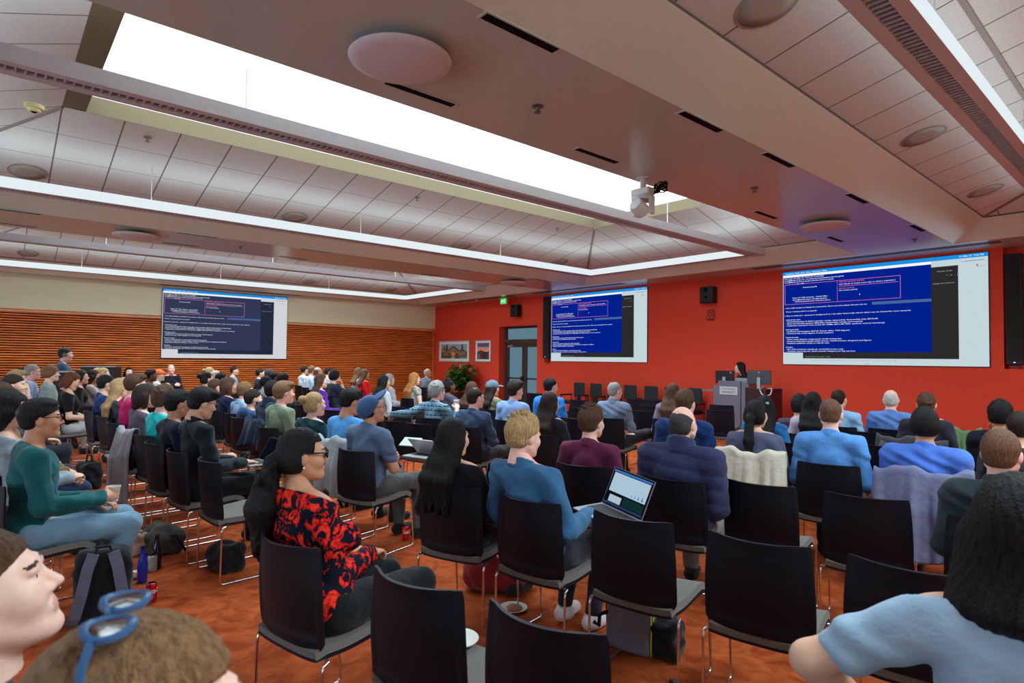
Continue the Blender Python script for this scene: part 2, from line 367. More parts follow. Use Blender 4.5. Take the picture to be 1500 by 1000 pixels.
# pan-tilt camera hung from the soffit
t = thing('ceiling_camera', 'white pan tilt camera hanging from the soffit by the skylight', 'camera', (-4.0, 5.37, ZC))
MW = mat('camera_white', srgb(206, 203, 200), .4, noise=.03)
m = MB(); m.lathe([(.075, 0), (.075, -.012), (.035, -.016), (.035, -.12), (.05, -.125)][::-1], 20); m.build('pole', MW, t, True, ang=35)
m = MB(); m.box((-.12, -.07, -.2), (.12, .07, -.12), bev=.012); m.build('mount_box', MW, t)
m = MB(); m.lathe([(.07, -.265), (.125, -.25), (.13, -.215), (.1, -.2)], 28); m.build('base', MW, t, True, ang=35)
m = MB(); m.lathe([(.06, -.045), (.085, -.03), (.09, 0), (.085, .09), (.07, .12)], 24, M=Matrix.Translation((.02, -.06, -.37)) @ Matrix.Rotation(math.radians(62), 4, 'X')); m.build('camera_head', MW, t, True, ang=40)
m = MB(); m.box((-.11, -.05, -.42), (-.075, .05, -.24), bev=.014); m.box((.1, -.05, -.42), (.13, .05, -.24), bev=.014); m.build('yoke', MW, t)
m = MB(); m.lathe([(.045, -.06), (.045, -.045)], 20, M=Matrix.Translation((.02, -.06, -.37)) @ Matrix.Rotation(math.radians(62), 4, 'X')); m.build('lens', M_DARK, t)
m = MB()
for k in range(5):
    a0 = k*1.3; m.tube([(.1, .05, -.13-.01*k)]+[(.2+.07*math.cos(a0+j*.8), .06+.04*math.sin(a0+j*.8), -.13+.05*math.sin(a0+j*.8+k)) for j in range(7)]+[(.08, .04, -.19)], .007, 6)
m.build('cable', M_DARK, t, True)
# ------------------------------------------------------------------ projected screens
def text_mesh(lines, name):
    """lines: (text, x, y, height, width or None) -> one flat mesh; width squeezes the line to its measured length"""
    V = []; F = []
    for txt, x, y, h, w in lines:
        cu = bpy.data.curves.new('t', 'FONT'); cu.body = txt; cu.size = 1; cu.resolution_u = 2; cu.offset = .012
        o = bpy.data.objects.new('t', cu); COL.objects.link(o)
        dg = bpy.context.evaluated_depsgraph_get(); me = bpy.data.meshes.new_from_object(o.evaluated_get(dg))
        co = np.array([v.co[:] for v in me.vertices]); 
        if len(co):
            wd = co[:, 0].max(); sx = (w/wd) if w else h*1.35
            b = len(V); V += [(x+c[0]*sx, y+c[1]*h*1.35, 0) for c in co]; F += [tuple(b+k for k in p.vertices) for p in me.polygons]
        bpy.data.objects.remove(o); bpy.data.curves.remove(cu); bpy.data.meshes.remove(me)
    me = bpy.data.meshes.new(name); me.from_pydata(V, [], F); me.update(); return me
SW, SH = 3.556, 1.986
CH = .00545*SW                                            # width of one terminal character
def T(txt, u, v, n=None, h=.0115): return (txt, u*SW, -v*SH-h*SH*.42, h*SH, (n or len(txt))*CH)
WHITE_T = [T('Last login: Fri Mar 27 19:41:47 on ttys003', .009, .075), T('user@MacBook-Pro-2 ~ % cd Documents/claude-code-live-guide', .009, .095, 62), T('user@MacBook-Pro-2 claude-code-live-demo % claude', .009, .115, 52),
 T('v2.1.83', .082, .137, 8), T('Welcome back M!', .118, .181), T('Opus 4.7 (1M context) · Claude Max ·', .057, .287, 38), T("user@gmail.com's Organization", .058, .308, 36), T('~/Documents/claude-code-live-demo', .068, .329, 38),
 T('Ask Claude to create a new app or clone a repository', .321, .178, 52), T('No recent activity', .321, .241), T('I', .425, .295),
 T("› I'm a PhD student at Stanford in economics. Show me some things that you can do.", .014, .395, 83), T('Wrote 1 memory (ctrl+o to expand)', .017, .434),
 T("• Nice to meet you - saved your background so I can tailor future help. Here's what I can do, framed for econ research:", .010, .478, 122),
 T('Code & data work', .017, .522), T('- Write/debug Stata, R, Python (pandas, numpy, statsmodels), linearmodels, Julia, MATLAB', .017, .543, 92), T('- Build reproducible pipelines (Makefiles, Snakemake), manage environments', .017, .564, 78), T('- Implement estimators from scratch (IV, GMM, diff-in-diff, RDD, synthetic control, bootstrap)', .017, .585, 98),
 T('Writing & math', .017, .628), T('- Draft/edit LaTeX papers, BibTeX, Beamer slides, TikZ diagrams', .017, .649, 66), T('- Derive proofs, check algebra, format equations', .017, .67, 50),
 T('Research tasks', .017, .712), T('- Clean messy datasets, merge panels, handle missing data', .017, .733, 58), T('- Produce publication-quality tables (estout, modelsummary, stargazer) and figures', .017, .754, 86), T('- Replicate published results or referee code', .017, .775, 46),
 T('Workflow', .017, .818), T('- Run shell commands, manage git, search/edit across a repo', .017, .839, 60), T('- Schedule recurring jobs, spawn parallel subagents for big searches', .017, .86, 71)]
PINK_T = [T('Claude Code', .03, .137, 12), T('Tips for getting started', .321, .154), T('Recent activity', .321, .22)]
MENU_T = [T('Terminal  Shell  Edit  View  Window  Help', .016, .022, 44, .013), T('Fri Mar 27  7:42 PM', .885, .018, 18, .013)]
GREY_T = [T('Claude Code', .79, .135, 12), T('+  o  -  []', .83, .175, 10), T('settings and connectors', .772, .245, 17), T('claude-code-live-demo  main', .13, .918, 26, .009)]
def rectm(m, u0, v0, u1, v1, z, mi=0): m.quad([(u0*SW, -v1*SH, z), (u1*SW, -v1*SH, z), (u1*SW, -v0*SH, z), (u0*SW, -v0*SH, z)], mi)
def framem(m, u0, v0, u1, v1, z, t=.0022):
    k = SW/SH*t; rectm(m, u0, v0, u1, v0+k, z); rectm(m, u0, v1-k, u1, v1, z); rectm(m, u0, v0, u0+t, v1, z); rectm(m, u1-t, v0, u1, v1, z)
sm = {}
m = MB(); m.box((-.012, -SH-.012, -.035), (SW+.012, .012, -.006), bev=.004); sm['casing'] = m.mesh('casing')
m = MB(); rectm(m, 0, 0, 1, 1, 0); sm['picture'] = m.mesh('picture')
m = MB(); rectm(m, 0, 0, 1, .036, .001); sm['menu_bar'] = m.mesh('menu_bar')
m = MB(); rectm(m, .118, .092, .88, .936, .001); sm['back_window'] = m.mesh('back_window')
m = MB(); rectm(m, .004, .062, .766, .874, .002); sm['terminal_window'] = m.mesh('terminal_window')
m = MB(); rectm(m, .004, .037, .766, .062, .002); sm['title_bar'] = m.mesh('title_bar')
m = MB(); rectm(m, .49, .378, .766, .406, .0025); sm['highlight'] = m.mesh('highlight')
m = MB(); framem(m, .012, .138, .628, .356, .003); rectm(m, .311, .14, .3125, .352, .003); rectm(m, .321, .196, .616, .2, .003); sm['pink_box'] = m.mesh('pink_box')
m = MB(); rectm(m, .895, .06, .9, .068, .003); rectm(m, .905, .06, .985, .066, .003); rectm(m, .955, .115, .985, .118, .003); rectm(m, .45, .985, .475, .989, .003); rectm(m, .17, .955, .6, .957, .003)
for u in (.17, .31, .6): rectm(m, u, .95, u+.003, .962, .003)
sm['icons'] = m.mesh('icons')
m = MB(); m.lathe([(.016, .003), (.012, .0035)], 16, (.957*SW, -.105*SH, 0)); sm['red_badge'] = m.mesh('red_badge')
sm['terminal_text'] = text_mesh(WHITE_T, 'terminal_text'); sm['pink_text'] = text_mesh(PINK_T, 'pink_text'); sm['menu_text'] = text_mesh(MENU_T, 'menu_text'); sm['grey_text'] = text_mesh(GREY_T, 'grey_text')
for k in ('terminal_text', 'pink_text', 'menu_text', 'grey_text'):
    me = sm[k]; c = np.empty(len(me.vertices)*3); me.vertices.foreach_get('co', c); c[2::3] = .0035; me.vertices.foreach_set('co', c)
M_CASE = mat('screen_case', srgb(28, 30, 48), .5, noise=.05)
def screen(lab, mtx, cols):
    t = thing('projection_screen', lab, 'screen', (0, 0, 0), 0, 'lecture screens showing the same terminal window'); t.matrix_world = mtx
    par = {'terminal_text': 'terminal_window', 'pink_text': 'terminal_window', 'pink_box': 'terminal_window', 'highlight': 'terminal_window', 'title_bar': 'terminal_window', 'menu_text': 'menu_bar', 'grey_text': 'back_window'}; mk = {}
    for k, me in sorted(sm.items(), key=lambda q: q[0] in par):
        o = mk[k] = bpy.data.objects.new(k, me); COL.objects.link(o); o.parent = mk[par[k]] if k in par else t
        if not me.materials: me.materials.append(None)
        o.material_slots[0].link = 'OBJECT'; o.material_slots[0].material = M_CASE if k == 'casing' else cols[k]
def scr_cols(p, win, back, s, k):
    E = lambda n, c, st: emat('screen_%s_%s' % (n, p), c, st*s)
    w = E('white', k, .88); tx = E('text', (.9, .95, 1), 1.0)
    return dict(picture=w, menu_bar=E('menu', srgb(20, 150, 235), 1), back_window=E('back', back, 1), terminal_window=E('win', win, 1), title_bar=E('title', (1, 1, 1), 1), highlight=E('hi', srgb(84, 116, 172), .8),
                pink_box=E('pink', srgb(225, 120, 190), 1), icons=E('icon', srgb(150, 160, 180), .8), red_badge=E('badge', srgb(220, 90, 80), 1), terminal_text=tx, pink_text=E('pinkt', srgb(245, 110, 150), 1), menu_text=tx, grey_text=E('grey', srgb(160, 170, 190), .9))
front = scr_cols('front', srgb(2, 34, 146), srgb(46, 44, 42), SCR, srgb(214, 232, 238))
screen('large screen on the red wall right of the lectern', Matrix.Translation((-5.94, YF-.03, 3.571)) @ Matrix.Rotation(PI/2, 4, 'X'), front)
screen('screen on the red wall between the doors and the lectern', Matrix.Translation((-13.07, YF-.03, 3.571)) @ Matrix.Rotation(PI/2, 4, 'X'), front)
screen('screen with greyish terminal window on the slatted wooden wall', Matrix.Translation((XL+.05, 3.68, 3.545)) @ Matrix.Rotation(PI/2, 4, 'Z') @ Matrix.Rotation(PI/2, 4, 'X'), scr_cols('left', srgb(52, 60, 90), srgb(38, 46, 66), SCR*.95, srgb(232, 236, 240)))
# ------------------------------------------------------------------ double glass doors in the recess
M_FRAME = mat('dark_bronze', srgb(66, 54, 50), .45, spec=.4, noise=.05)
M_FROST = emat('frosted_daylight', srgb(122, 164, 182), GLASS)
yd = YF+.3
def frame4(m, x0, x1, z0, z1, w, d=.06, y=yd):
    m.box((x0, y-d/2, z0), (x0+w, y+d/2, z1)); m.box((x1-w, y-d/2, z0), (x1, y+d/2, z1)); m.box((x0+w, y-d/2, z0), (x1-w, y+d/2, z0+w)); m.box((x0+w, y-d/2, z1-w), (x1-w, y+d/2, z1))
m = MB(); m.box((dx0+.02, yd-.06, 0), (dx0+.1, yd+.06, dz)); m.box((dx1-.02, yd-.06, 0), (dx1, yd+.06, dz)); m.box((dx0+.1, yd-.06, 2.15), (dx1-.02, yd+.06, 2.29)); m.box((dx0+.1, yd-.06, 2.655), (dx1-.02, yd+.06, dz))
struct(m.build('trim_9', M_FRAME))
m = MB(); m.quad([(dx0+.1, yd+.02, 2.29), (dx1-.02, yd+.02, 2.29), (dx1-.02, yd+.02, 2.66), (dx0+.1, yd+.02, 2.66)]); struct(m.build('window_4', M_FROST))
for i, (a, b2) in enumerate(((dx0+.1, dx0+.99), (dx0+.995, dx0+1.85))):
    m = MB(); frame4(m, a, b2, 0, 2.15, .12); d = struct(m.build('door_%d' % (i+1), M_FRAME))
    m = MB(); m.quad([(a+.12, yd, .12), (b2-.12, yd, .12), (b2-.12, yd, 2.03), (a+.12, yd, 2.03)]); m.build('pane', M_FROST, d)
    m = MB(); m.tube([(a+.04, yd-.1, 1.0), (b2-.05, yd-.1, 1.0)], .026, 8); m.box((a+.02, yd-.1, .96), (a+.1, yd-.03, 1.05)); m.box((b2-.13, yd-.1, .94), (b2-.03, yd-.03, 1.07)); m.build('push_bar', mat('bar_metal', srgb(90, 92, 96), .3, metal=.8, noise=.05), d)
    if i == 0:
        m = MB(); m.box((a+.1, yd-.09, 2.035), (a+.36, yd-.03, 2.095)); m.tube([(a+.2, yd-.07, 2.1), (a+.42, yd-.16, 2.12)], .01, 6); m.build('door_closer', mat('closer_metal', srgb(170, 170, 165), .4, metal=.6, noise=.05), d)
struct((lambda mm: (mm.quad([(dx0, YF+.55, 0), (dx1, YF+.55, 0), (dx1, YF+.55, dz), (dx0, YF+.55, dz)]), mm)[1])(MB()).build('wall_corridor', M_RED))
# ------------------------------------------------------------------ things on the red wall
M_MAT = mat('picture_mat', srgb(228, 232, 232), .7, noise=.02); M_SILVER = mat('silver_frame', srgb(186, 176, 172), .35, metal=.4, noise=.05)
def poly(m, pts, o, w, h, z, mi): m.quad([(o[0]+p[0]*w, z, o[1]+p[1]*h) for p in pts], mi)
def picture(lab, x0, x1, z0, z1, mw, art):
    t = thing('framed_picture', lab, 'picture', ((x0+x1)/2, YF, z0), 0, 'framed photographs on the red wall'); W, H = x1-x0, z1-z0; a = -W/2
    m = MB()
    for p, q in (((a, -.035, 0), (a+.03, 0, H)), ((a+W-.03, -.035, 0), (a+W, 0, H)), ((a+.03, -.035, 0), (a+W-.03, 0, .03)), ((a+.03, -.035, H-.03), (a+W-.03, 0, H))): m.box(p, q)
    m.build('frame', M_SILVER, t)
    m = MB(); m.box((a+.03, -.022, .03), (a+W-.03, -.001, H-.03)); m.build('mat_board', M_MAT, t)
    m = MB(); o = (a+mw, mw*.85); w, h = W-2*mw, H-1.7*mw; mats = []
    for i, (pts, c, nz) in enumerate(art):
        poly(m, pts, o, w, h, -.0235-.0006*i, i); mats.append(mat('art_%s_%d' % (lab[:9], i), srgb(*c), .6, noise=nz, nscale=18))
    m.build('photo', mats, t)
sq = lambda x0, y0, x1, y1: [(x0, y0), (x1, y0), (x1, y1), (x0, y1)]
picture('wide framed photo of a stone building under a blue sky', -19.16, -17.22, 1.505, 2.29, .15, [
    (sq(0, .45, 1, 1), (150, 176, 190), .06), (sq(0, 0, 1, .5), (96, 74, 52), .2), (sq(.08, .2, .95, .52), (142, 112, 82), .15), ([(.12, .5), (.95, .5), (.9, .6), (.7, .58), (.2, .6)], (92, 60, 48), .15),
    ([(.2, .2), (.75, .2), (.75, .5), (.52, .82), (.44, .82), (.22, .5)], (150, 118, 84), .1), ([(.2, .5), (.45, .86), (.52, .86), (.76, .5), (.68, .52), (.5, .78), (.46, .78), (.26, .52)], (84, 58, 44), .1),
    (sq(.42, .2, .54, .42), (214, 160, 70), .3), (sq(.3, .22, .37, .36), (60, 44, 36), .1), (sq(.6, .22, .67, .36), (60, 44, 36), .1), ([(.18, .6), (.28, .6), (.26, .95), (.22, 1)], (58, 66, 42), .2), ([(.08, .6), (.18, .6), (.14, .92)], (66, 56, 46), .2),
    ([(.76, .55), (.88, .55), (.85, .95), (.8, 1)], (90, 92, 84), .3), (sq(0, .45, .1, .68), (196, 134, 50), .4), (sq(0, 0, .22, .1), (70, 96, 70), .2), (sq(.72, 0, 1, .12), (70, 160, 112), .15), ([(.4, 0), (.58, 0), (.52, .18), (.45, .18)], (164, 164, 190), .05)])
picture('smaller framed photo of rocks under a pink sunset sky', -16.88, -15.99, 1.52, 2.285, .115, [
    (sq(0, .7, 1, 1), (96, 90, 142), .12), (sq(0, .5, 1, .76), (232, 142, 128), .15), ([(0, .52), (.25, .54), (.5, .5), (.8, .5), (1, .52), (1, .66), (0, .7)], (240, 160, 120), .1), ([(0, 0), (1, 0), (1, .5), (.8, .46), (.62, .48), (.3, .56), (.1, .48), (0, .5)], (96, 58, 66), .3),
    ([(.05, .05), (.3, .05), (.26, .3), (.1, .4)], (150, 92, 100), .2), ([(.3, .1), (.7, .06), (.95, .25), (.75, .42), (.4, .44)], (66, 48, 48), .3)])
M_BLACKP = mat('black_plastic', srgb(24, 24, 26), .5, spec=.4, noise=.15, nscale=50)
def wall_speaker(x0, x1, z0, z1, lab):
    t = thing('wall_speaker', lab, 'speaker', ((x0+x1)/2, YF, z0), 0, 'black box speakers high on the red wall'); w, h = x1-x0, z1-z0
    m = MB(); m.box((-w/2, -.24, 0), (w/2, -.05, h), bev=.015); m.build('cabinet', M_BLACKP, t)
    m = MB(); m.box((-.07, -.05, h*.35), (.07, 0, h*.65)); m.build('bracket', M_BLACKP, t)
    m = MB(); m.lathe([(.001, .02), (.05, .0), (w*.34, -.012), (w*.36, .004)], 28, M=Matrix.Translation((0, -.235, h*.36)) @ Matrix.Rotation(PI/2, 4, 'X')); m.build('woofer', M_DARK, t, True)
    m = MB(); m.lathe([(.001, .012), (.03, .0), (.05, .006)], 20, M=Matrix.Translation((0, -.238, h*.8)) @ Matrix.Rotation(PI/2, 4, 'X')); m.build('tweeter', M_DARK, t, True)
wall_speaker(-14.78, -14.44, 3.01, 3.4, 'black box speaker below the green exit sign'); wall_speaker(-7.85, -7.5, 3.01, 3.4, 'black box speaker high on the red wall above the lectern')
t = thing('exit_sign', 'green lit exit sign on the ceiling above the doors', 'sign', (-14.95, YF-.35, 3.42))
m = MB(); m.box((-.17, -.03, 0), (.17, .03, .2), bev=.008); m.box((-.05, -.02, .2), (.05, .02, .21)); m.build('casing', mat('sign_white', srgb(206, 210, 200), .5, noise=.03), t)
m = MB(); m.quad([(-.13, -.033, .035), (.13, -.033, .035), (.13, -.033, .175), (-.13, -.033, .175)]); m.build('panel', emat('exit_green', srgb(40, 210, 70), 1.2), t)
me = text_mesh([('EXIT', -.095, .075, .075, .19)], 'lettering'); o = put('lettering', me, emat('exit_letter', srgb(150, 255, 160), 1.6), t); o.rotation_euler = (PI/2, 0, 0); o.location = (0, -.0345, -.005)
t = thing('fire_strobe', 'small red rounded box below the speaker above the lectern', 'alarm', (-7.68, YF, 2.61))
m = MB(); m.box((-.105, -.06, 0), (.105, 0, .25), bev=.03); m.build('body', mat('strobe_red', srgb(172, 44, 34), .35, noise=.03), t); m = MB(); m.lathe([(.05, .0), (.04, .012), (.001, .016)], 18, M=Matrix.Translation((0, -.06, .14)) @ Matrix.Rotation(PI/2, 4, 'X')); m.build('lens', mat('strobe_lens', srgb(160, 46, 36), .15, noise=.03), t, True)
def column(x0, x1, y, z0, z1, lab):
    t = thing('column_speaker', lab, 'speaker', ((x0+x1)/2, y, z0), 0, 'tall black column speakers'); w, h = x1-x0, z1-z0
    m = MB(); m.box((-w/2, -.12, 0), (w/2, 0, h), bev=.015); m.build('cabinet', M_BLACKP, t)
    m = MB(); m.box((-w*.4, -.128, .06), (w*.4, -.12, h-.03)); m.build('grille', mat('black_cloth', (.012, .012, .012), .9, noise=.2, nscale=300), t)
    m = MB(); m.box((-.012, -.13, .035), (.012, -.12, .05)); m.build('badge', emat('badge_light', (.8, .9, 1), .8), t)
    m = MB(); m.box((-w*.3, -.08, -.12), (w*.3, 0, 0)); m.build('bracket', mat('bracket_red', srgb(110, 26, 22), .6, noise=.05), t)
column(-13.36, -13.11, YF, 1.67, 3.56, 'tall black column speaker between the doors and the screen'); column(-2.17, -1.93, YF+.1, 1.62, 3.5, 'tall black column speaker in the recess at right edge')
for x, z, w, h, lab, n in ((-17.8, 1.34, .1, .13, 'white light switch on the red wall below the framed pictures', 'light_switch'), (-17.96, .54, .1, .13, 'white socket plate low on the red wall left of the plant', 'socket_plate')):
    t = thing(n, lab, n.replace('_', ' ').replace(' plate', ''), (x, YF, z)); m = MB(); m.box((-w/2, -.012, -h/2), (w/2, 0, h/2), bev=.004); m.build('plate', mat('plate_white', srgb(226, 222, 210), .4, noise=.02), t); m = MB(); m.box((-.015, -.02, -.028), (.015, -.012, .028)); m.build('rocker' if 'switch' in n else 'outlet', mat('plate_white2', srgb(205, 200, 190), .4, noise=.02), t)
t = thing('occupancy_sensor', 'small white sensor at the top of the red wall left of the exit sign', 'sensor', (-18.1+1.9, YF-.5, ZC)); m = MB(); m.lathe([(.03, -.04), (.055, -.02), (.06, 0)], 20); m.build('body', mat('plate_white', (1, 1, 1)), t, True)
# potted plant left of the doors
t = thing('potted_plant', 'leafy green plant in a dark pot beside the doors', 'plant', (-16.85, 12.3, 0))
m = MB(); m.lathe([(.2, 0), (.26, .42), (.28, .45), (.25, .45), (.24, .4)], 28); m.build('pot', mat('dark_pot', srgb(40, 34, 32), .4, noise=.1), t, True, ang=40)
m = MB(); m.lathe([(.24, .4), (.001, .41)], 20); m.build('soil', mat('soil', srgb(40, 30, 22), .95, noise=.3), t)
rg = random.Random(3); st = MB(); lf = [MB(), MB()]
for k in range(80):
    a = rg.uniform(0, 2*PI); el = rg.uniform(.05, .62); L = rg.uniform(.6, 1.12); dr = Vector((math.cos(a)*el, math.sin(a)*el*.7, 1)).normalized()
    pts = [Vector((0, 0, .38))+dr*L*s+Vector((math.cos(a), math.sin(a), 0))*.22*s*s*el for s in (0, .3, .6, .85, 1)]
    st.tube(pts, [.01, .008, .006, .005, .003], 5)
    for j in range(9):
        s = .3+.7*j/8; i0 = min(3, int(s*4)); p = pts[i0].lerp(pts[i0+1], s*4-i0)
        ang = rg.uniform(0, 2*PI); d2 = Vector((math.cos(ang), math.sin(ang), rg.uniform(-.5, .5))).normalized(); sd = d2.cross(Vector((0, 0, 1))).normalized(); l = rg.uniform(.12, .22); w = l*.36
        drp = Vector((0, 0, -.25*l)); q = lf[rg.randrange(2)]
        a1, b1, c1 = p+d2*l*.3+sd*w, p+d2*l*.65+sd*w*.8+drp*.4, p+d2*l+drp; a2, b2 = p+d2*l*.3-sd*w, p+d2*l*.65-sd*w*.8+drp*.4
        mid = p+d2*l*.5-Vector((0, 0, l*.08))+drp*.2
        i = len(q.v); q.v += [tuple(v) for v in (p, a1, b1, c1, b2, a2, mid)]; q.f += [(i, i+1, i+6), (i+1, i+2, i+6), (i+2, i+3, i+6), (i+3, i+4, i+6), (i+4, i+5, i+6), (i+5, i, i+6)]; q.m += [0]*6
st.build('stems', mat('stem_green', srgb(70, 84, 40), .7, noise=.1), t)
MLF = [mat('leaf_a', srgb(66, 132, 44), .4, noise=.2, nscale=12), mat('leaf_b', srgb(40, 96, 34), .45, noise=.2, nscale=12)]
o = lf[0]; k0 = len(o.v); o.v += lf[1].v; o.f += [tuple(i+k0 for i in f) for f in lf[1].f]; o.m += [1]*len(lf[1].f); o.build('foliage', MLF, t)
# ------------------------------------------------------------------ lectern with monitors
t = thing('lectern', 'grey lectern with a silver name plate, in front of the red wall', 'lectern', (-6.55, 11.75, 0), math.radians(-4))
M_LAM = mat('grey_laminate', srgb(108, 102, 118), .5, noise=.08, nscale=80); M_VEN = mat('dark_red_veneer', srgb(58, 24, 24), .4, noise=.25, nscale=3, stretch=(1, 1, 10)); M_TAUP = mat('brown_veneer', srgb(66, 50, 40), .5, noise=.15, nscale=4, stretch=(8, 8, 1))
m = MB(); m.box((-.34, -.02, .12), (.3, .03, 1.12), bev=.004); m.box((-.22, -.02, 1.12), (.3, .03, 1.22)); m.build('front_panel', M_LAM, t)
m = MB(); m.box((.31, 0, .06), (.4, .62, 1.1)); m.build('side_rib', M_LAM, t)
m = MB(); m.box((.4, .02, .06), (.84, .64, 1.08), bev=.004); m.build('side_cabinet', M_VEN, t)
m = MB(); m.box((-.32, .03, 0), (.4, .6, .5)); m.box((-.3, -.01, 0), (.3, .03, .12)); m.build('base', M_TAUP, t)
m = MB(); m.box((-.34, .03, 1.0), (.84, .66, 1.06)); m.build('desktop', M_LAM, t)
m = MB(); m.box((-.18, -.032, .93), (.24, -.02, 1.1), bev=.003); m.build('name_plate', mat('silver_plate', srgb(196, 200, 200), .4, metal=.15, noise=.04), t)
me = text_mesh([('STANFORD', -.14, 1.035, .034, .34)], 'red_lettering'); o = put('red_lettering', me, mat('plate_red', srgb(120, 52, 50), .6, noise=.05), t); o.rotation_euler = (PI/2, 0, 0); o.location = (0, -.0335, 0)
me = text_mesh([('UNIVERSITY', -.14, .96, .05, .34)], 'lettering'); o = put('lettering', me, mat('plate_dark', srgb(72, 66, 70), .6, noise=.05), t); o.rotation_euler = (PI/2, 0, 0); o.location = (0, -.0335, 0)
m = MB(); m.box((-.62, -.03, .98), (-.34, .3, 1.02)); m.build('side_shelf', mat('shelf_grey', srgb(120, 110, 112), .3, noise=.05), t)
def monitor(lab, x, y, z, rz, w, h, back, logo):
    q = thing('monitor', lab, 'monitor', (x, y, z), rz)
    m = MB(); m.box((-w/2, -.02, .1), (w/2, .02, .1+h), bev=.008); m.build('shell', back, q)
    m = MB(); m.quad([(w/2-.012, .0212, .112), (-w/2+.012, .0212, .112), (-w/2+.012, .0212, .1+h-.012), (w/2-.012, .0212, .1+h-.012)]); m.build('screen', emat('monitor_glow', (.7, .8, 1), .6), q)
    m = MB(); m.box((-.035, -.05, .0), (.035, -.02, .1+h*.5), bev=.006); m.box((-.1, -.09, 0), (.1, .08, .012)); m.build('stand', mat('stand_silver', srgb(168, 170, 172), .3, metal=.5, noise=.05), q)
    m = MB(); m.lathe([(.018, 0), (.018, .002)], 16, M=Matrix.Translation((logo, -.0205, .1+h*.86)) @ Matrix.Rotation(PI/2, 4, 'X')); m.build('logo', mat('logo_pale', srgb(140, 146, 190), .3, noise=.03), q)
monitor('black monitor at the left of the lectern top', -6.75, 11.98, 1.06, math.radians(3), .42, .27, M_BLACKP, .14)
monitor('dark grey monitor at the right of the lectern top, white cable hanging', -6.02, 12.05, 1.06, math.radians(12), .47, .29, mat('monitor_grey', srgb(62, 60, 68), .35, noise=.05), .0)
t = thing('laptop', 'silver laptop lid between the two lectern monitors', 'laptop', (-6.4, 12.1, 1.06), math.radians(2))
m = MB(); m.box((-.15, -.03, .008), (.15, .19, .022), bev=.003); m.build('base', mat('laptop_silver', srgb(150, 154, 162), .35, metal=.5, noise=.03), t); m = MB(); m.box((-.15, -.05, .02), (.15, -.042, .22), bev=.003); m.build('lid', mat('laptop_silver', (1, 1, 1)), t)
t = tag((lambda mm: (mm.tube([(-5.86, 11.9, 1.12), (-5.84, 11.72, 1.06), (-5.78, 11.68, .98), (-5.7, 11.7, .94), (-5.62, 11.72, .98), (-5.62, 11.76, 1.05), (-5.66, 11.86, 1.09), (-5.8, 11.95, 1.09)], .012, 8), mm)[1])(MB()).build('cable', mat('cable_white', srgb(206, 202, 200), .5, noise=.03), None, True), 'white cable looping over the side of the lectern', 'cable')
# ------------------------------------------------------------------ audience chair: curved black shell back, grey pad, chrome sled frame
M_SHELL = mat('chair_black', srgb(11, 14, 25), .5, spec=.28, noise=.12, nscale=30, bump=.04, bscale=400)
M_PAD = mat('chair_pad', srgb(112, 108, 102), .9, spec=.15, noise=.14, nscale=160, bump=.15, bscale=300)
def sheet(m, f, nu, nv, th, mi=0):
    """closed thick sheet from f(u,v)->point; offset along the normal"""
    P = np.array([[f(u/nu, v/nv) for u in range(nu+1)] for v in range(nv+1)], float)
    du = np.gradient(P, axis=1); dv = np.gradient(P, axis=0); n = np.cross(du, dv); n /= np.linalg.norm(n, axis=2, keepdims=True)+1e-9
    A = P+n*th/2; B = P-n*th/2; W = nu+1; off = W*(nv+1); V = [tuple(p) for p in A.reshape(-1, 3)]+[tuple(p) for p in B.reshape(-1, 3)]; F = []
    for v in range(nv):
        for u in range(nu):
            a = v*W+u; F.append((a, a+1, a+W+1, a+W)); F.append((off+a, off+a+W, off+a+W+1, off+a+1))
    for u in range(nu): F.append((u+1, u, off+u, off+u+1)); a = nv*W+u; F.append((a, a+1, off+a+1, off+a))
    for v in range(nv): a = v*W; F.append((a, a+W, off+a+W, off+a)); a += nu; F.append((a+W, a, off+a, off+a+W))
    m.add(V, F, mi)
def back_pt(u, v):                                          # u across, v from bottom to top
    s = 2*u-1; w = .224+.004*math.sin(PI*v)-.016*v*v; e = 1-(max(0, .1-v)/.1)**2*.09-(max(0, v-.955)/.045)**2*.02
    y = -.216-.072*v**1.25-.012*math.sin(PI*min(1, v*1.1)) + (.03+.055*v)*abs(s)**2.1
    sm = lambda t: (lambda k: k*k*(3-2*k))(max(0, min(1, t)))
    y += .008*sm((min(u, 1-u)-.03)/.05)*sm((v-.08)/.06)
    return (s*w*e, y, .449+.411*v)
_chair_parts = {}
m = MB(); sheet(m, back_pt, 40, 28, .012)
_chair_parts['backrest'] = (m.mesh('backrest'), M_SHELL, 30)
def seat_pt(u, v):
    s = 2*u-1; w = .222-.012*(1-v)
    y = -.214+.454*v; z = .438+.012*v-.035*max(0, v-.86)**1.4/.14**1.4*.9+.012*abs(s)**3
    return (s*w, y, z-.014*math.exp(-((v-.35)/.3)**2))
m = MB(); sheet(m, lambda u, v: (lambda p: (p[0]*.99, p[1], p[2]-.026))(seat_pt(u, v)), 12, 12, .012); _chair_parts['seat_shell'] = (m.mesh('seat_shell'), M_SHELL, 40)
m = MB(); sheet(m, lambda u, v: (lambda p: (p[0]*.985, p[1]*.985-.004, p[2]+.004-.012*max(0, .12-v)/.12))(seat_pt(u, v)), 18, 18, .036); _chair_parts['seat_pad'] = (m.mesh('seat_pad'), M_PAD, 60)
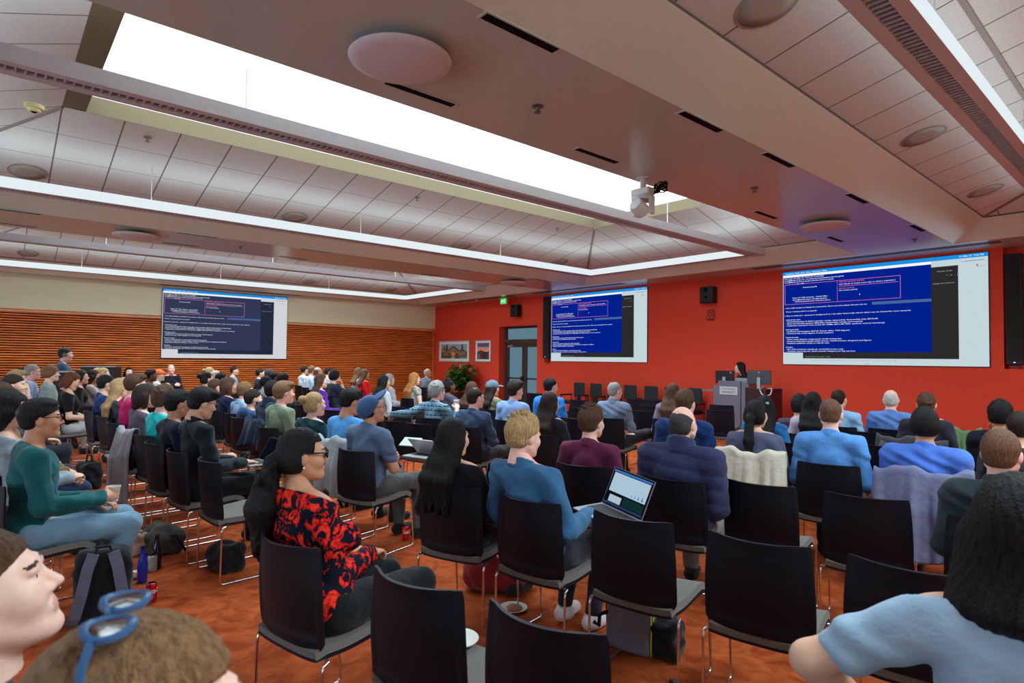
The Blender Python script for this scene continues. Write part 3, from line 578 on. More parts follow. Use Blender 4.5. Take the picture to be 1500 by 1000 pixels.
def arc(p, q, r, k=4):
    """polyline p[0..n] with rounded corners"""
    out = [Vector(p[0])]
    for i in range(1, len(p)-1):
        a, b, c = Vector(p[i-1]), Vector(p[i]), Vector(p[i+1]); d1 = (a-b).normalized(); d2 = (c-b).normalized()
        for j in range(k+1):
            t = j/k; out.append((b+d1*r)*(1-t)**2+b*2*t*(1-t)+(b+d2*r)*t*t)
    return out+[Vector(p[-1])]
for s, nm in ((-1, 'leg'), (1, 'leg')):
    m = MB(); x = .236*s
    m.tube(arc([(x*.5, -.13, .408), (x*.98, -.17, .408), (x, -.2, .4), (x, -.205, .008), (x, .25, .008), (x, .215, .4), (x*.98, .2, .412), (x*.5, .16, .412)], None, .03), .0065, 8)
    _chair_parts['leg'+('' if s < 0 else ' ')] = (m.mesh('leg'), M_CHROME, 60)
CHAIRS = []
def chair(x, y, rz, label, group='black stacking chairs'):
    t = thing('stacking_chair', label, 'chair', (x, y, 0), rz, group)
    for k, (me, mt, ang) in _chair_parts.items():
        o = bpy.data.objects.new(k.strip(), me); COL.objects.link(o); o.parent = t
        if not me.materials:
            me.materials.append(mt); me.polygons.foreach_set('use_smooth', [True]*len(me.polygons)); me.set_sharp_from_angle(angle=math.radians(ang))
    CHAIRS.append((x, y, rz)); return t
# ------------------------------------------------------------------ signed-distance bodies: smooth unions of tapered limbs, meshed with surface nets
def surf_nets(D, lo, h):
    S_ = D < 0
    if not S_.any(): return np.zeros((0, 3)), np.zeros((0, 4), int)
    c = [S_[i:S_.shape[0]-1+i, j:S_.shape[1]-1+j, k:S_.shape[2]-1+k] for i in (0, 1) for j in (0, 1) for k in (0, 1)]
    cnt = sum(x.astype(np.int8) for x in c); act = (cnt > 0) & (cnt < 8)
    I = np.argwhere(act); idx = -np.ones(act.shape, np.int64); idx[act] = np.arange(len(I))
    off = [(i, j, k) for i in (0, 1) for j in (0, 1) for k in (0, 1)]
    val = np.stack([D[I[:, 0]+a, I[:, 1]+b, I[:, 2]+c_] for a, b, c_ in off], 1)
    acc = np.zeros((len(I), 3)); n = np.zeros(len(I))
    for a in range(8):
        for b in range(a+1, 8):
            if bin(a ^ b).count('1') != 1: continue
            va, vb = val[:, a], val[:, b]; msk = (va < 0) != (vb < 0)
            t = np.where(msk, va/(va-vb+1e-20), 0)[:, None]
            p = np.array(off[a])[None]+t*(np.array(off[b])-np.array(off[a]))[None]
            acc += p*msk[:, None]; n += msk
    V = (I+acc/n[:, None])*h+np.array(lo)
    F = []
    for ax in range(3):
        s0 = [slice(None)]*3; s1 = [slice(None)]*3; s0[ax] = slice(0, -1); s1[ax] = slice(1, None)
        ch = S_[tuple(s0)] != S_[tuple(s1)]; E = np.argwhere(ch); b, c_ = (ax+1) % 3, (ax+2) % 3
        ok = (E[:, b] > 0) & (E[:, c_] > 0) & (E[:, b] < D.shape[b]-1) & (E[:, c_] < D.shape[c_]-1); E = E[ok]
        ins = S_[E[:, 0], E[:, 1], E[:, 2]]; q = []
        for db, dc in ((-1, -1), (0, -1), (0, 0), (-1, 0)):
            e = E.copy(); e[:, b] += db; e[:, c_] += dc; q.append(idx[e[:, 0], e[:, 1], e[:, 2]])
        q = np.stack(q, 1); q[~ins] = q[~ins][:, ::-1]; F.append(q)
    F = np.concatenate(F); return V, F[(F >= 0).all(1)]
A_ = lambda *p: np.array(p, float)
class Sdf:
    def __init__(s): s.p = []
    def cone(s, a, b, ra, rb, k=.02, grow=0):
        a, b = A_(*a), A_(*b); ra += grow; rb += grow; r = max(ra, rb)
        def f(X, Y, Z):
            d = b-a; L = float(d@d)+1e-12
            t = np.clip(((X-a[0])*d[0]+(Y-a[1])*d[1]+(Z-a[2])*d[2])/L, 0, 1)
            return np.sqrt((X-a[0]-t*d[0])**2+(Y-a[1]-t*d[1])**2+(Z-a[2]-t*d[2])**2)-(ra+(rb-ra)*t)
        s.p.append((f, np.minimum(a, b)-r, np.maximum(a, b)+r, k, 1)); return s
    def ell(s, c, r, k=.02, grow=0, R=None, sub=False):
        c, r = A_(*c), A_(*r)+grow; ext = r if R is None else np.abs(R)@r
        def f(X, Y, Z):
            x, y, z = X-c[0], Y-c[1], Z-c[2]
            if R is not None: x, y, z = (R[0, 0]*x+R[1, 0]*y+R[2, 0]*z, R[0, 1]*x+R[1, 1]*y+R[2, 1]*z, R[0, 2]*x+R[1, 2]*y+R[2, 2]*z)
            k0 = np.sqrt((x/r[0])**2+(y/r[1])**2+(z/r[2])**2); k1 = np.sqrt((x/r[0]**2)**2+(y/r[1]**2)**2+(z/r[2]**2)**2)+1e-9
            return k0*(k0-1)/k1
        s.p.append((f, c-ext, c+ext, k, -1 if sub else 1)); return s
    def mesh(s, h, clips=(), disp=None, pad=.02):
        ps = [q for q in s.p if q[4] > 0]
        lo = np.min([q[1] for q in ps], 0)-pad; hi = np.max([q[2] for q in ps], 0)+pad
        n = np.ceil((hi-lo)/h).astype(int)+1
        ax = [(lo[i]+h*np.arange(n[i])).astype(np.float32) for i in range(3)]
        D = np.full(tuple(n), .25, np.float32)
        for f, a, b, k, sg in s.p:
            m = k+.03+h
            i0 = np.clip(np.floor((a-m-lo)/h).astype(int), 0, n-1); i1 = np.clip(np.ceil((b+m-lo)/h).astype(int)+1, 1, n)
            sl = tuple(slice(i0[i], i1[i]) for i in range(3))
            if any(i1[i]-i0[i] < 1 for i in range(3)): continue
            X, Y, Z = np.meshgrid(*[ax[i][sl[i]] for i in range(3)], indexing='ij', sparse=True)
            d = f(X, Y, Z).astype(np.float32); e = D[sl]
            if sg > 0: q = np.maximum(k-np.abs(e-d), 0)/k; D[sl] = np.minimum(e, d)-q*q*k*.25
            else: q = np.maximum(k-np.abs(e+d), 0)/k; D[sl] = np.maximum(e, -d)+q*q*k*.25
        if disp is not None or clips:
            X, Y, Z = np.meshgrid(*ax, indexing='ij', sparse=True)
            if disp is not None:
                D += disp(X, Y, Z).astype(np.float32)
            for f in clips: D = np.maximum(D, f(X, Y, Z).astype(np.float32))
        D[0] = D[-1] = .1; D[:, 0] = D[:, -1] = .1; D[:, :, 0] = D[:, :, -1] = .1
        return surf_nets(D, lo, h)
def pyd(name, V, F, mi=None):
    me = bpy.data.meshes.new(name); me.vertices.add(len(V)); me.vertices.foreach_set('co', np.ascontiguousarray(V, np.float32).ravel())
    me.loops.add(F.size); me.loops.foreach_set('vertex_index', F.ravel().astype(np.int32)); me.polygons.add(len(F))
    me.polygons.foreach_set('loop_start', np.arange(0, F.size, 4, dtype=np.int32)); me.polygons.foreach_set('loop_total', np.full(len(F), 4, np.int32))
    me.polygons.foreach_set('use_smooth', np.ones(len(F), bool))
    if mi is not None: me.polygons.foreach_set('material_index', mi.astype(np.int32))
    me.update(calc_edges=True); me.validate(); return me
def join(parts):
    V = []; F = []; M = []; b = 0
    for v, f, mi in parts: V.append(v); F.append(f+b); M.append(mi if mi is not None else np.zeros(len(f), int)); b += len(v)
    return np.concatenate(V), np.concatenate(F), np.concatenate(M)
def rotz(a): c, s = math.cos(a), math.sin(a); return np.array([[c, -s, 0], [s, c, 0], [0, 0, 1.]])
def rotx(a): c, s = math.cos(a), math.sin(a); return np.array([[1, 0, 0], [0, c, -s], [0, s, c]])
def roty(a): c, s = math.cos(a), math.sin(a); return np.array([[c, 0, s], [0, 1, 0], [-s, 0, c]])
# ---- head (origin between the ears, +y forward, crown at z=.115, chin at z=-.118)
_cache = {}
def head_mesh(h, fem=False, heavy=0, beard=0):
    key = ('head', h, fem, heavy, beard)
    if key in _cache: return _cache[key]
    j = -.004 if fem else .003; s = Sdf()
    s.ell((0, -.015, .022), (.074, .094, .091)).ell((0, .02, -.02), (.066+heavy*.006, .066, .09), .03)
    s.ell((0, .035, -.07), (.05+j+heavy*.012, .05, .05), .03)
    for x in (-1, 1):
        s.cone((x*(.05+j+heavy*.006), .0, -.06), (x*.018, .066, -.1), .017+heavy*.006, .016, .025).ell((x*.04, .06, -.03), (.026, .026, .028), .025)
        s.ell((x*.0765, -.008, -.012), (.009, .02, .031), .008, R=rotz(-x*.35))
        s.ell((x*.031, .1, .004), (.017, .016, .011), .012, sub=True).ell((x*.031, .0785, .0125), (.0155, .0105, .0055), .005).ell((x*.031, .077, -.0065), (.0145, .0095, .0045), .005)
    s.cone((-.034, .079, .022), (.034, .079, .022), .009, .009, .02).ell((0, .074, -.1), (.019, .02, .018), .02)
    s.cone((0, .084, .008), (0, .107, -.028), .007, .0095, .012).cone((-.012, .094, -.034), (.012, .094, -.034), .007, .007, .01)
    s.cone((-.019, .085, -.063), (.019, .085, -.063), .0055, .0055, .012).cone((-.014, .084, -.072), (.014, .084, -.072), .0065, .0065, .012)
    s.cone((0, -.02, -.04), (0, -.04, -.17), .052 if not fem else .046, .055 if not fem else .05, .02)
    V, F = s.mesh(h, [lambda X, Y, Z: -.158-Z+0*X+0*Y])
    c = V[F].mean(1); mi = np.zeros(len(F), int)
    lip = (np.abs(c[:, 0]) < .024) & (c[:, 2] < -.057) & (c[:, 2] > -.078) & (c[:, 1] > .088); mi[lip] = 1
    br = (np.abs(c[:, 0]) > .016) & (np.abs(c[:, 0]) < .047) & (np.abs(c[:, 2]-.026+.12*np.abs(np.abs(c[:, 0])-.03)) < .0029) & (c[:, 1] > .07); mi[br] = 2
    if beard:
        bd = (c[:, 2] < -.035-.25*np.maximum(0, c[:, 1]-.06)) & (c[:, 1] > .005) & (c[:, 2] > -.125) & ~lip & ~((c[:, 2] > -.052) & (np.abs(c[:, 0]) < .014) & (c[:, 1] > .09)); mi[bd & (c[:, 2] < -.045+.4*np.maximum(0, .06-c[:, 1]))] = 2
    _cache[key] = (V, F, mi); return _cache[key]
def hand_mesh(h, pose):
    """right hand, wrist at origin, fingers along +y, palm down (-z), thumb towards -x"""
    key = ('hand', h, pose)
    if key in _cache: return _cache[key]
    curl = dict(rest=(.35, .5, .4), flat=(.08, .12, .1), grip=(.85, .95, .6), type=(.25, .75, .5), clasp=(.7, .9, .6))[pose]
    s = Sdf()
    s.ell((0, .045, 0), (.038, .05, .014), .012).cone((0, -.03, 0), (0, .02, 0), .024, .022, .02)
    for i, (L, x) in enumerate(((.072, -.03), (.08, -.0105), (.075, .0095), (.058, .0285))):
        p = A_(x, .082-(.006 if i in (0, 3) else 0)-(.006 if i == 3 else 0), 0); a = 0; fan = (x)*.9
        for sgm, (f, c_) in enumerate(zip((.45, .32, .23), curl)):
            a += c_*(1+.08*i); q = p+L*f*A_(math.sin(fan)*math.cos(a), math.cos(a), -math.sin(a)); s.cone(p, q, .0092-.0011*sgm, .0085-.0012*sgm, .006); p = q
    th = A_(-.03, .018, -.004); t2 = th+A_(-.026, .03, -.012); t3 = t2+A_(-.006+.012*curl[0], .03, -.012*(1+curl[0])); t4 = t3+A_(.004+.012*curl[0], .022, -.006)
    s.cone(th, t2, .014, .0115, .012).cone(t2, t3, .011, .0095, .006).cone(t3, t4, .0095, .0075, .005)
    V, F = s.mesh(h); _cache[key] = (V, F, None); return _cache[key]
# ---- hair, in head space
def hair_mesh(style, h, L=.3, seed=0):
    key = ('hair', style, h, round(L, 2), seed)
    if key in _cache: return _cache[key]
    rg = random.Random(seed+len(style)); s = Sdf(); ph = rg.uniform(0, 6)
    t = dict(short=.014, buzz=.006, crew=.017, messy=.026, bowl=.024, wavy=.027, bald=.005, sides=.008, long=.016, bob=.02, bun=.012, pony=.012, curly=.034, swept=.024, halfup=.014, thin=.007).get(style, .015)
    s.ell((0, -.018, .024), (.0755+t*.5, .096+t*.75, .09+t))
    clips = []; amp, fr = .0011, 110
    front = {'bald': .0, 'thin': .062, 'buzz': .05}.get(style, .048)
    def hl(X, Y, Z): return (-.012+.62*(Y+.0)+.0*X)-Z          # hairline plane, kept above
    if style == 'caphair':
        s.ell((0, -.055, -.036), (.07, .052, .045), .03); clips += [lambda X, Y, Z: Z-.004+.0*X+.35*(Y+.02), lambda X, Y, Z: -.068-Z+0*X+0*Y, lambda X, Y, Z: np.where(Z < .012, Y+.02, -.05)+0*X]
    if style in ('short', 'buzz', 'crew', 'messy', 'swept', 'thin', 'wavy', 'curly'):
        nape = {'wavy': -.088, 'curly': -.072, 'swept': -.074, 'buzz': -.06, 'crew': -.064}.get(style, -.068)
        s.ell((0, -.055, -.036), (.064+t*.35, .047+t*.5, .045), .03)
        clips.append(lambda X, Y, Z: np.maximum(np.minimum(front-Z+.0*X, .0*X-.0+(Y-.066)*.8+0*Z), (Y-.02)*.9-(Z+.025)*.9))
        clips.append(lambda X, Y, Z: nape-Z+0*X+0*Y)
        clips.append(lambda X, Y, Z: np.minimum((.008+.55*(Y+.0) if style not in ('wavy', 'curly') else -.02+0*Y)-Z, Y+.03)+0*X)
    if style == 'thin':
        clips.append(lambda X, Y, Z: .0*Z-.01-np.sqrt((X/.9)**2+(Y+.02)**2+(Z-.14)**2)*1.0+.055)
    if style in ('bald', 'sides'):
        s.ell((0, -.055, -.035), (.07, .05, .05), .03)
        clips += [lambda X, Y, Z: (Z-.05+.45*(Y+.05)-.012*np.abs(np.sin(40*X+2*Y)))*.6, lambda X, Y, Z: -.066-Z+0*X+0*Y, lambda X, Y, Z: np.where(Z < .0, Y+.03, Y-.03)+0*X]
    if style == 'crew' or style == 'messy': s.ell((0, .02, .092), (.06, .06, .035 if style == 'crew' else .045), .02)
    if style == 'swept': s.ell((.015, .05, .088), (.06, .055, .04), .02)
    if style in ('messy', 'curly', 'wavy'):
        for i in range(26):
            a, b = rg.uniform(0, 6.28), rg.uniform(.0, 1.35 if style != 'messy' else 1.0); r = .02 if style != 'messy' else .014
            c0 = A_(.082*math.cos(a)*math.sin(b), -.018+.1*math.sin(a)*math.sin(b), .03+.098*math.cos(b))
            if style == 'messy':
                for _ in range(2): d_ = A_(rg.uniform(-.5, .5), rg.uniform(-.9, .3), rg.uniform(.1, .8))+(c0-A_(0, -.018, .03))*6; d_ = d_/np.linalg.norm(d_); s.cone(c0*.95, c0*.95+d_*.034, .013, .004, .006)
            else: s.ell(c0, (r, r, r), .012)
        amp, fr = .002, 120
    if style == 'bowl':
        s.ell((0, -.03, -.015), (.09, .098, .07), .03)
        clips += [lambda X, Y, Z: -.075+.75*np.maximum(0, Y+.03)-Z+0*X, lambda X, Y, Z: np.minimum(Y-.06, .03-Z)+0*X]
    if style in ('long', 'bob', 'halfup', 'pony', 'bun'):
        clips.append(lambda X, Y, Z: np.minimum(Y-.058+.25*np.abs(X), .058-Z))
        s.ell((0, -.05, -.03), (.078+t, .062, .075), .03)
    if style in ('long', 'halfup'):
        z1 = .0-L
        for x in (-.052, -.018, .018, .052):
            s.cone((x*1.25, -.062+.03*abs(x)/.05, -.02), (x*1.5, -.115+.02*abs(x)/.05, -.15), .042, .04, .03)
            if L >= .15: s.cone((x*1.5, -.115+.02*abs(x)/.05, -.15), (x*1.7, -.158, -.24), .04, .036, .03)
            if L >= .15 and z1-.08 < -.26: s.cone((x*1.7, -.158, -.24), (x*1.55, -.165, z1-.08+rg.uniform(-.03, .03)), .036, .018, .03)
        clips.append(lambda X, Y, Z: np.where(Z < .02, Y-.012-.35*np.minimum(Z+.1, .0)*-1*0-.15*(Z+.1), -.05)+0*X); amp, fr = .0018, 110
    if style == 'bob':
        for x in (-1, 1): s.cone((x*.07, -.03, 0), (x*.075, -.03, -.1), .035, .03, .03)
        s.cone((0, -.07, -.03), (0, -.08, -.1), .06, .05, .03); clips.append(lambda X, Y, Z: np.where(Z < .02, Y-.012, -.05)+0*X); amp = .0018
    if style in ('pony', 'bun'):
        clips.append(lambda X, Y, Z: np.where(Z < .01, Y+.006, -.05)+0*X); clips.append(lambda X, Y, Z: np.where(Y > -.14, -.082-Z, -1)+0*X if style == 'bun' else (np.where(Y > -.1, -.082-Z, -1)+0*X))
    if style == 'bun': s.ell((0, -.135, -.03 if L < .3 else .05), (.045, .04, .042), .012); amp = .0018
    if style == 'pony':
        fat = 1.75 if L > .35 else 1
        s.cone((0, -.105, .0), (0, -.135, -.03), .026, .034, .015).cone((0, -.135, -.03), (.01, -.175, -.12-L*.3), .034, .042*fat, .02).cone((.01, -.175, -.12-L*.3), (.02, -.175, -.08-L), .042*fat, .016, .02)
        if L > .35:
            for i in range(34): zz = -.06-rg.uniform(0, 1)*L; a = rg.uniform(0, 6.28); rr = .046*(1-max(0, (-zz-.3)/L)*.6); s.ell((.012+rr*math.cos(a), -.172+rr*.8*math.sin(a), zz), (.016, .016, .03), .012); amp = .0018
    def disp(X, Y, Z):
        a = np.arctan2(X, Y+.02)
        tp = (np.maximum(0, Z-.0+.3*(Y+.06))*.1 if style in ('sides', 'bald') else 0)+np.maximum(0, .03-Z)*({'short': .085, 'crew': .13, 'buzz': .07, 'swept': .1, 'messy': .12, 'thin': .05}.get(style, 0))
        return tp+amp*(np.sin(a*fr*.35+6*np.sin(Z*22+ph)+ph)+.6*np.sin(a*fr*.8+11*Z+2*np.sin(Z*40)+ph*2))*(1 if style not in ('buzz', 'bald', 'thin') else .3)
    V, F = s.mesh(h, clips, disp); _cache[key] = (V, F); return _cache[key]
# ------------------------------------------------------------------ a person: one continuous body, with hair, clothing and shoes as children
SKIN = {'pale': srgb(240, 198, 178), 'light': srgb(226, 178, 150), 'tan': srgb(204, 150, 118), 'brown': srgb(120, 78, 58), 'pink': srgb(238, 184, 168)}
HAIRC = {'black': (.006, .006, .007), 'darkbrown': srgb(44, 32, 26), 'brown': srgb(86, 60, 42), 'lightbrown': srgb(132, 98, 66), 'blond': srgb(186, 152, 104), 'ginger': srgb(188, 124, 66), 'grey': srgb(156, 152, 148), 'white': srgb(206, 202, 196), 'auburn': srgb(106, 56, 34), 'darkgrey': srgb(66, 64, 66), 'redbrown': srgb(112, 78, 58)}
def skin_mat(k): return mat('skin_'+k, SKIN[k], .5, spec=.35, noise=.07, nscale=30)
def lip_mat(k): c = SKIN[k]; return mat('lip_'+k, (c[0]*.86, c[1]*.66, c[2]*.66, 1), .45, noise=.05)
def hair_mat(k):
    c = HAIRC[k]; return mat('hair_'+k, (*c[:3], 1), .5, spec=.25, noise=.4, nscale=22, stretch=(6, 6, .6), bump=.6, bscale=60)
def cloth_mat(c, kind='plain'):
    nm = 'cloth_%s_%d_%d_%d' % (kind, *c)
    if nm in _mats: return _mats[nm]
    base = srgb(*c)
    if kind == 'plain': return mat(nm, base, .88, spec=.15, sheen=.15, noise=.09, nscale=9, bump=.75, bscale=11)
    m = bpy.data.materials.new(nm); m.use_nodes = True; nt = m.node_tree; b = nt.nodes['Principled BSDF']; b.inputs['Roughness'].default_value = .88; b.inputs['Specular IOR Level'].default_value = .15
    L = nt.links.new; tc = N(nt, 'TexCoord'); r = N(nt, 'ValToRGB'); r.color_ramp.interpolation = 'CONSTANT'; e = r.color_ramp.elements
    if kind == 'floral':                                   # red leaf shapes on near-black
        n = N(nt, 'TexNoise'); n.inputs['Scale'].default_value = 13; n.inputs['Detail'].default_value = 2; n.inputs['Distortion'].default_value = 2.2; L(tc.outputs['Object'], n.inputs['Vector'])
        n2 = N(nt, 'TexNoise'); n2.inputs['Scale'].default_value = 40; n2.inputs['Distortion'].default_value = 2; L(tc.outputs['Object'], n2.inputs['Vector'])
        a = N(nt, 'Math', operation='MULTIPLY_ADD'); L(n2.outputs[0], a.inputs[0]); a.inputs[1].default_value = .35; L(n.outputs[0], a.inputs[2])
        e[0].color = base; e[1].position = .69; e[1].color = srgb(206, 24, 16); x = e.new(.775); x.color = srgb(240, 58, 40); L(a.outputs[0], r.inputs[0])
    elif kind == 'plaid':
        sp = N(nt, 'SeparateXYZ'); L(tc.outputs['Object'], sp.inputs[0]); w = N(nt, 'Math', operation='MULTIPLY'); w.inputs[1].default_value = 17; L(sp.outputs[2], w.inputs[0]); f = N(nt, 'Math', operation='FRACT'); L(w.outputs[0], f.inputs[0])
        w2 = N(nt, 'Math', operation='MULTIPLY'); w2.inputs[1].default_value = 15; L(sp.outputs[0], w2.inputs[0]); f2 = N(nt, 'Math', operation='FRACT'); L(w2.outputs[0], f2.inputs[0])
        ad = N(nt, 'Math', operation='MULTIPLY_ADD'); L(f2.outputs[0], ad.inputs[0]); ad.inputs[1].default_value = .35; L(f.outputs[0], ad.inputs[2])
        e[0].color = srgb(64, 60, 60); e[1].position = .42; e[1].color = base
        for p_, c_ in ((.62, srgb(60, 92, 108)), (.8, srgb(170, 196, 206)), (.9, srgb(88, 74, 70)), (1.1, base)): x = e.new(min(p_, 1)); x.color = c_
        L(ad.outputs[0], r.inputs[0])
    elif kind == 'stripe':
        w = N(nt, 'TexWave'); w.inputs['Scale'].default_value = 14; w.inputs['Distortion'].default_value = 1; w.bands_direction = 'DIAGONAL'; L(tc.outputs['Object'], w.inputs['Vector']); e[0].color = srgb(60, 66, 74); e[1].position = .4; e[1].color = base; L(w.outputs['Fac'], r.inputs[0])
    else:                                                   # small flecks
        n = N(nt, 'TexVoronoi'); n.inputs['Scale'].default_value = 34; L(tc.outputs['Object'], n.inputs['Vector']); e[0].color = srgb(206, 172, 60); e[1].position = .3; e[1].color = base; x = e.new(.62); x.color = srgb(120, 140, 150); L(n.outputs['Distance'], r.inputs[0])
    L(r.outputs[0], b.inputs['Base Color']); _mats[nm] = m; return m
ARMS = {  # elbow, wrist, finger direction, palm normal, hand pose  (for the right side; x is mirrored for the left)
 'lap': ((.235, .02, -.3), (.1, .3, -.335), (-.45, .85, -.15), (0, .1, -1), 'rest'), 'clasp': ((.235, .06, -.28), (.065, .33, -.29), (-.75, .62, .1), (-.5, .2, -.8), 'clasp'),
 'knee': ((.23, .08, -.29), (.14, .36, -.3), (0, .9, -.35), (0, -.2, -1), 'rest'), 'type': ((.25, .04, -.28), (.1, .3, -.25), (-.15, 1, -.1), (0, 0, -1), 'type'),
 'cross': ((.23, .08, -.27), (-.06, .19, -.2), (-1, .1, .15), (0, -1, -.2), 'rest'), 'chin': ((.2, .2, -.26), (.05, .17, .06), (-.25, -.1, .95), (-.3, -.9, .1), 'clasp'),
 'cup': ((.235, .05, -.28), (.09, .32, -.2), (-.55, .8, .12), (-.7, -.4, -.3), 'grip'), 'laptop': ((.29, .0, -.27), (.22, .27, -.3), (-.1, 1, -.1), (0, 0, -1), 'type'), 'cuphigh': ((.25, .12, -.25), (.14, .28, -.02), (-.4, .5, .7), (-.8, .5, 0), 'grip'),
 'side': ((.27, -.03, -.29), (.27, .12, -.42), (0, .6, -.8), (-1, 0, 0), 'rest'), 'over': ((.34, -.16, -.08), (.58, -.2, -.1), (.9, .1, -.35), (0, -.1, -1), 'rest'), 'elbow_out': ((.4, -.02, -.14), (.24, .12, -.34), (-.5, .6, -.5), (0, 0, -1), 'rest'),
 'stand': ((.24, .0, -.3), (.24, .14, -.5), (0, .6, -.8), (-1, 0, 0), 'rest'), 'desk': ((.25, .06, -.29), (.16, .3, -.32), (-.2, 1, -.1), (0, 0, -1), 'type')}
def person(label, x, y, ztop, rz=0, yaw=0, pitch=0, skin='light', hair='short', hc='black', top=(60, 60, 70), kind='plain', sleeve='long', pants=(40, 42, 50), arms=('lap', 'lap'), legs='sit', fem=False, wide=1.0, collar=None, q=1, L=.3,
           glasses=None, shorts=False, lean=0.0, sway=0.0, shoes=(30, 30, 32), beard=0, heavy=0, extra=(), hood=None, roll=0, group='audience', seat=None):
    """q: 0 far, 1 middle, 2 near"""
    hb = (.018, .0125, .0085)[q]; hh = (.0075, .006, .004)[q]; hd = (.0075, .006, .0042)[q]; hr = (.0095, .0075, .005)[q]
    t_ = {'bald': .004, 'buzz': .006, 'messy': .034, 'curly': .05, 'wavy': .036, 'swept': .02, 'bowl': .024, 'crew': .02, 'cap': .024}.get(hair, .014)
    Ht = ztop-t_
    stand = legs == 'stand'; hip = .9 if stand else .535
    hc_ = A_(sway, -.03+lean, Ht-.115); zs = Ht-(.33 if fem else .337)
    sw = (.155 if fem else .178)*wide; sh = A_(sway*.75, -.075+lean*.7, zs)
    tl = zs-hip
    base = Sdf(); 
    def torso(s, g=0, w=wide):
        pel = (.168 if fem else .16)*w
        s.ell((0, -.06, hip+.03), (pel, .12*w, .115), .05, g)
        s.ell((sway*.25, -.055+lean*.25, hip+tl*.36), ((.125 if fem else .14)*w, (.098+heavy*.03)*w, tl*.36), .06, g)
        s.ell((sway*.55, -.06+lean*.6, hip+tl*.76), (.15*w if not fem else .138*w, .105*w, tl*.33), .06, g)
        if fem: s.ell((-.06, .02+lean*.6, hip+tl*.68), (.055, .05, .055), .03, g).ell((.06, .02+lean*.6, hip+tl*.68), (.055, .05, .055), .03, g)
        s.cone(sh+A_(-sw+.03, 0, .005), sh+A_(sw-.03, 0, .005), .06, .06, .05, g)
        s.cone(sh+A_(-.1, -.005, .025), sh+A_(0, .0, .05), .05, .045, .03, g).cone(sh+A_(.1, -.005, .025), sh+A_(0, .0, .05), .05, .045, .03, g)
    J = {}
    for sd, nm in ((1, arms[1]), (-1, arms[0])):
        e, w, fd, pn, hp = ARMS[nm]; sx = sw/.178
        P = lambda v: A_(sd*v[0], v[1], v[2])
        shp = sh+A_(sd*sw, 0, 0); dz = -.29; k = 1 if not stand else 1
        el = A_(sh[0], sh[1], zs)+P(e); wr = A_(sh[0], sh[1], zs)+P(w)
        if nm in ('lap', 'clasp', 'knee', 'type', 'desk', 'cup', 'laptop') and not stand:               # hands rest on the thighs, whatever the height of the shoulders
            zt = {'lap': .655, 'clasp': .72, 'knee': .665, 'type': .71, 'desk': .66, 'cup': .69, 'laptop': .7}[nm]; wr[2] = zt+(.015 if sd > 0 else 0); wr[1] = w[1]-.02
            el[2] = max(el[2], .66)
        J[sd] = (shp, el, wr, P(fd), P(pn), hp)
    def arm(s, sd, g=0, t1=2.0):
        shp, el, wr = J[sd][:3]
        if t1 >= 1:
            s.cone(shp, el, .05*wide, .04*wide, .03, g)
            b = el+(wr-el)*min(1, t1-1) if t1 < 2 else wr
            s.cone(el, b, .041*wide, (.041-(.013*min(1, t1-1)))*wide, .015, g)
        else: s.cone(shp, shp+(el-shp)*t1, .05*wide, (.05-.01*t1)*wide, .03, g)
    lg = {}
    for sd in (1, -1):
        hp = A_(sd*.09*wide, -.04, hip)
        if stand: kn, an = A_(sd*.1, .02, .5), A_(sd*.1, -.01, .09)
        elif legs == 'crossed' and sd > 0: kn, an = A_(.0, .44, .64), A_(-.16, .62, .3)
        elif legs == 'fig4' and sd > 0: kn, an = A_(.3, .38, .62), A_(-.02, .5, .56)
        elif legs == 'tuck': kn, an = A_(sd*.12, .43, .52), A_(sd*.1, .3, .09)
        else: kn, an = A_(sd*.115*wide, .43, .525), A_(sd*.115, .44 if legs == 'sit' else .56, .085)
        lg[sd] = (hp, kn, an)
    def leg(s, sd, g=0, t1=2.0):
        hp, kn, an = lg[sd]
        if t1 <= 1: s.cone(hp, hp+(kn-hp)*t1, .082*wide, (.082-.02*t1)*wide, .04, g); return
        s.cone(hp, kn, .082*wide, .06*wide, .04, g); s.cone(kn, kn+(an-kn)*min(1, t1-1), .058*wide, (.058-.021*min(1, t1-1))*wide, .015, g)
    R = rotz(yaw) @ rotx(-pitch) @ roty(roll)
    nb = hc_+R @ A_(0, -.03, -.11)
    body = Sdf(); torso(body)
    for sd in (1, -1): arm(body, sd); leg(body, sd); an = lg[sd][2]; body.cone(an+A_(0, -.02, -.03), an+A_(sd*.02, .13, -.055), .035, .03, .02)
    body.cone(sh+A_(0, .0, .05), nb, .058 if not fem else .048, .055 if not fem else .047, .03)
    V1, F1 = body.mesh(hb); parts = [(V1, F1, None)]
    hv, hf, hm = head_mesh(hh, fem, heavy, beard); parts.append((hv @ R.T+hc_, hf, hm))
    for sd in (1, -1):
        shp, el, wr, fd, pn, hp = J[sd]; fd = unit_(fd); z = -unit_(pn-fd*np.dot(pn, fd)); xx = np.cross(fd, z); M = np.stack([xx, fd, z], 1)
        v, f, _ = hand_mesh(hd, hp); v = v.copy()
        if sd < 0: v[:, 0] *= -1; f = f[:, ::-1]
        parts.append((v @ M.T+wr, f, None))
    V, F, MI = join(parts)
    root = thing('person', label, 'person', (x, y, 0), rz, group)
    put('body', pyd('body', V, F, MI), [skin_mat(skin), lip_mat(skin), hair_mat(hc)], root)
    # hair
    if hair not in ('none', 'cap'):
        v, f = hair_mesh(hair, hr, L); put('hair', pyd('hair', v @ R.T+hc_, f), hair_mat(hc), root)
    # eyes
    eb = MB()
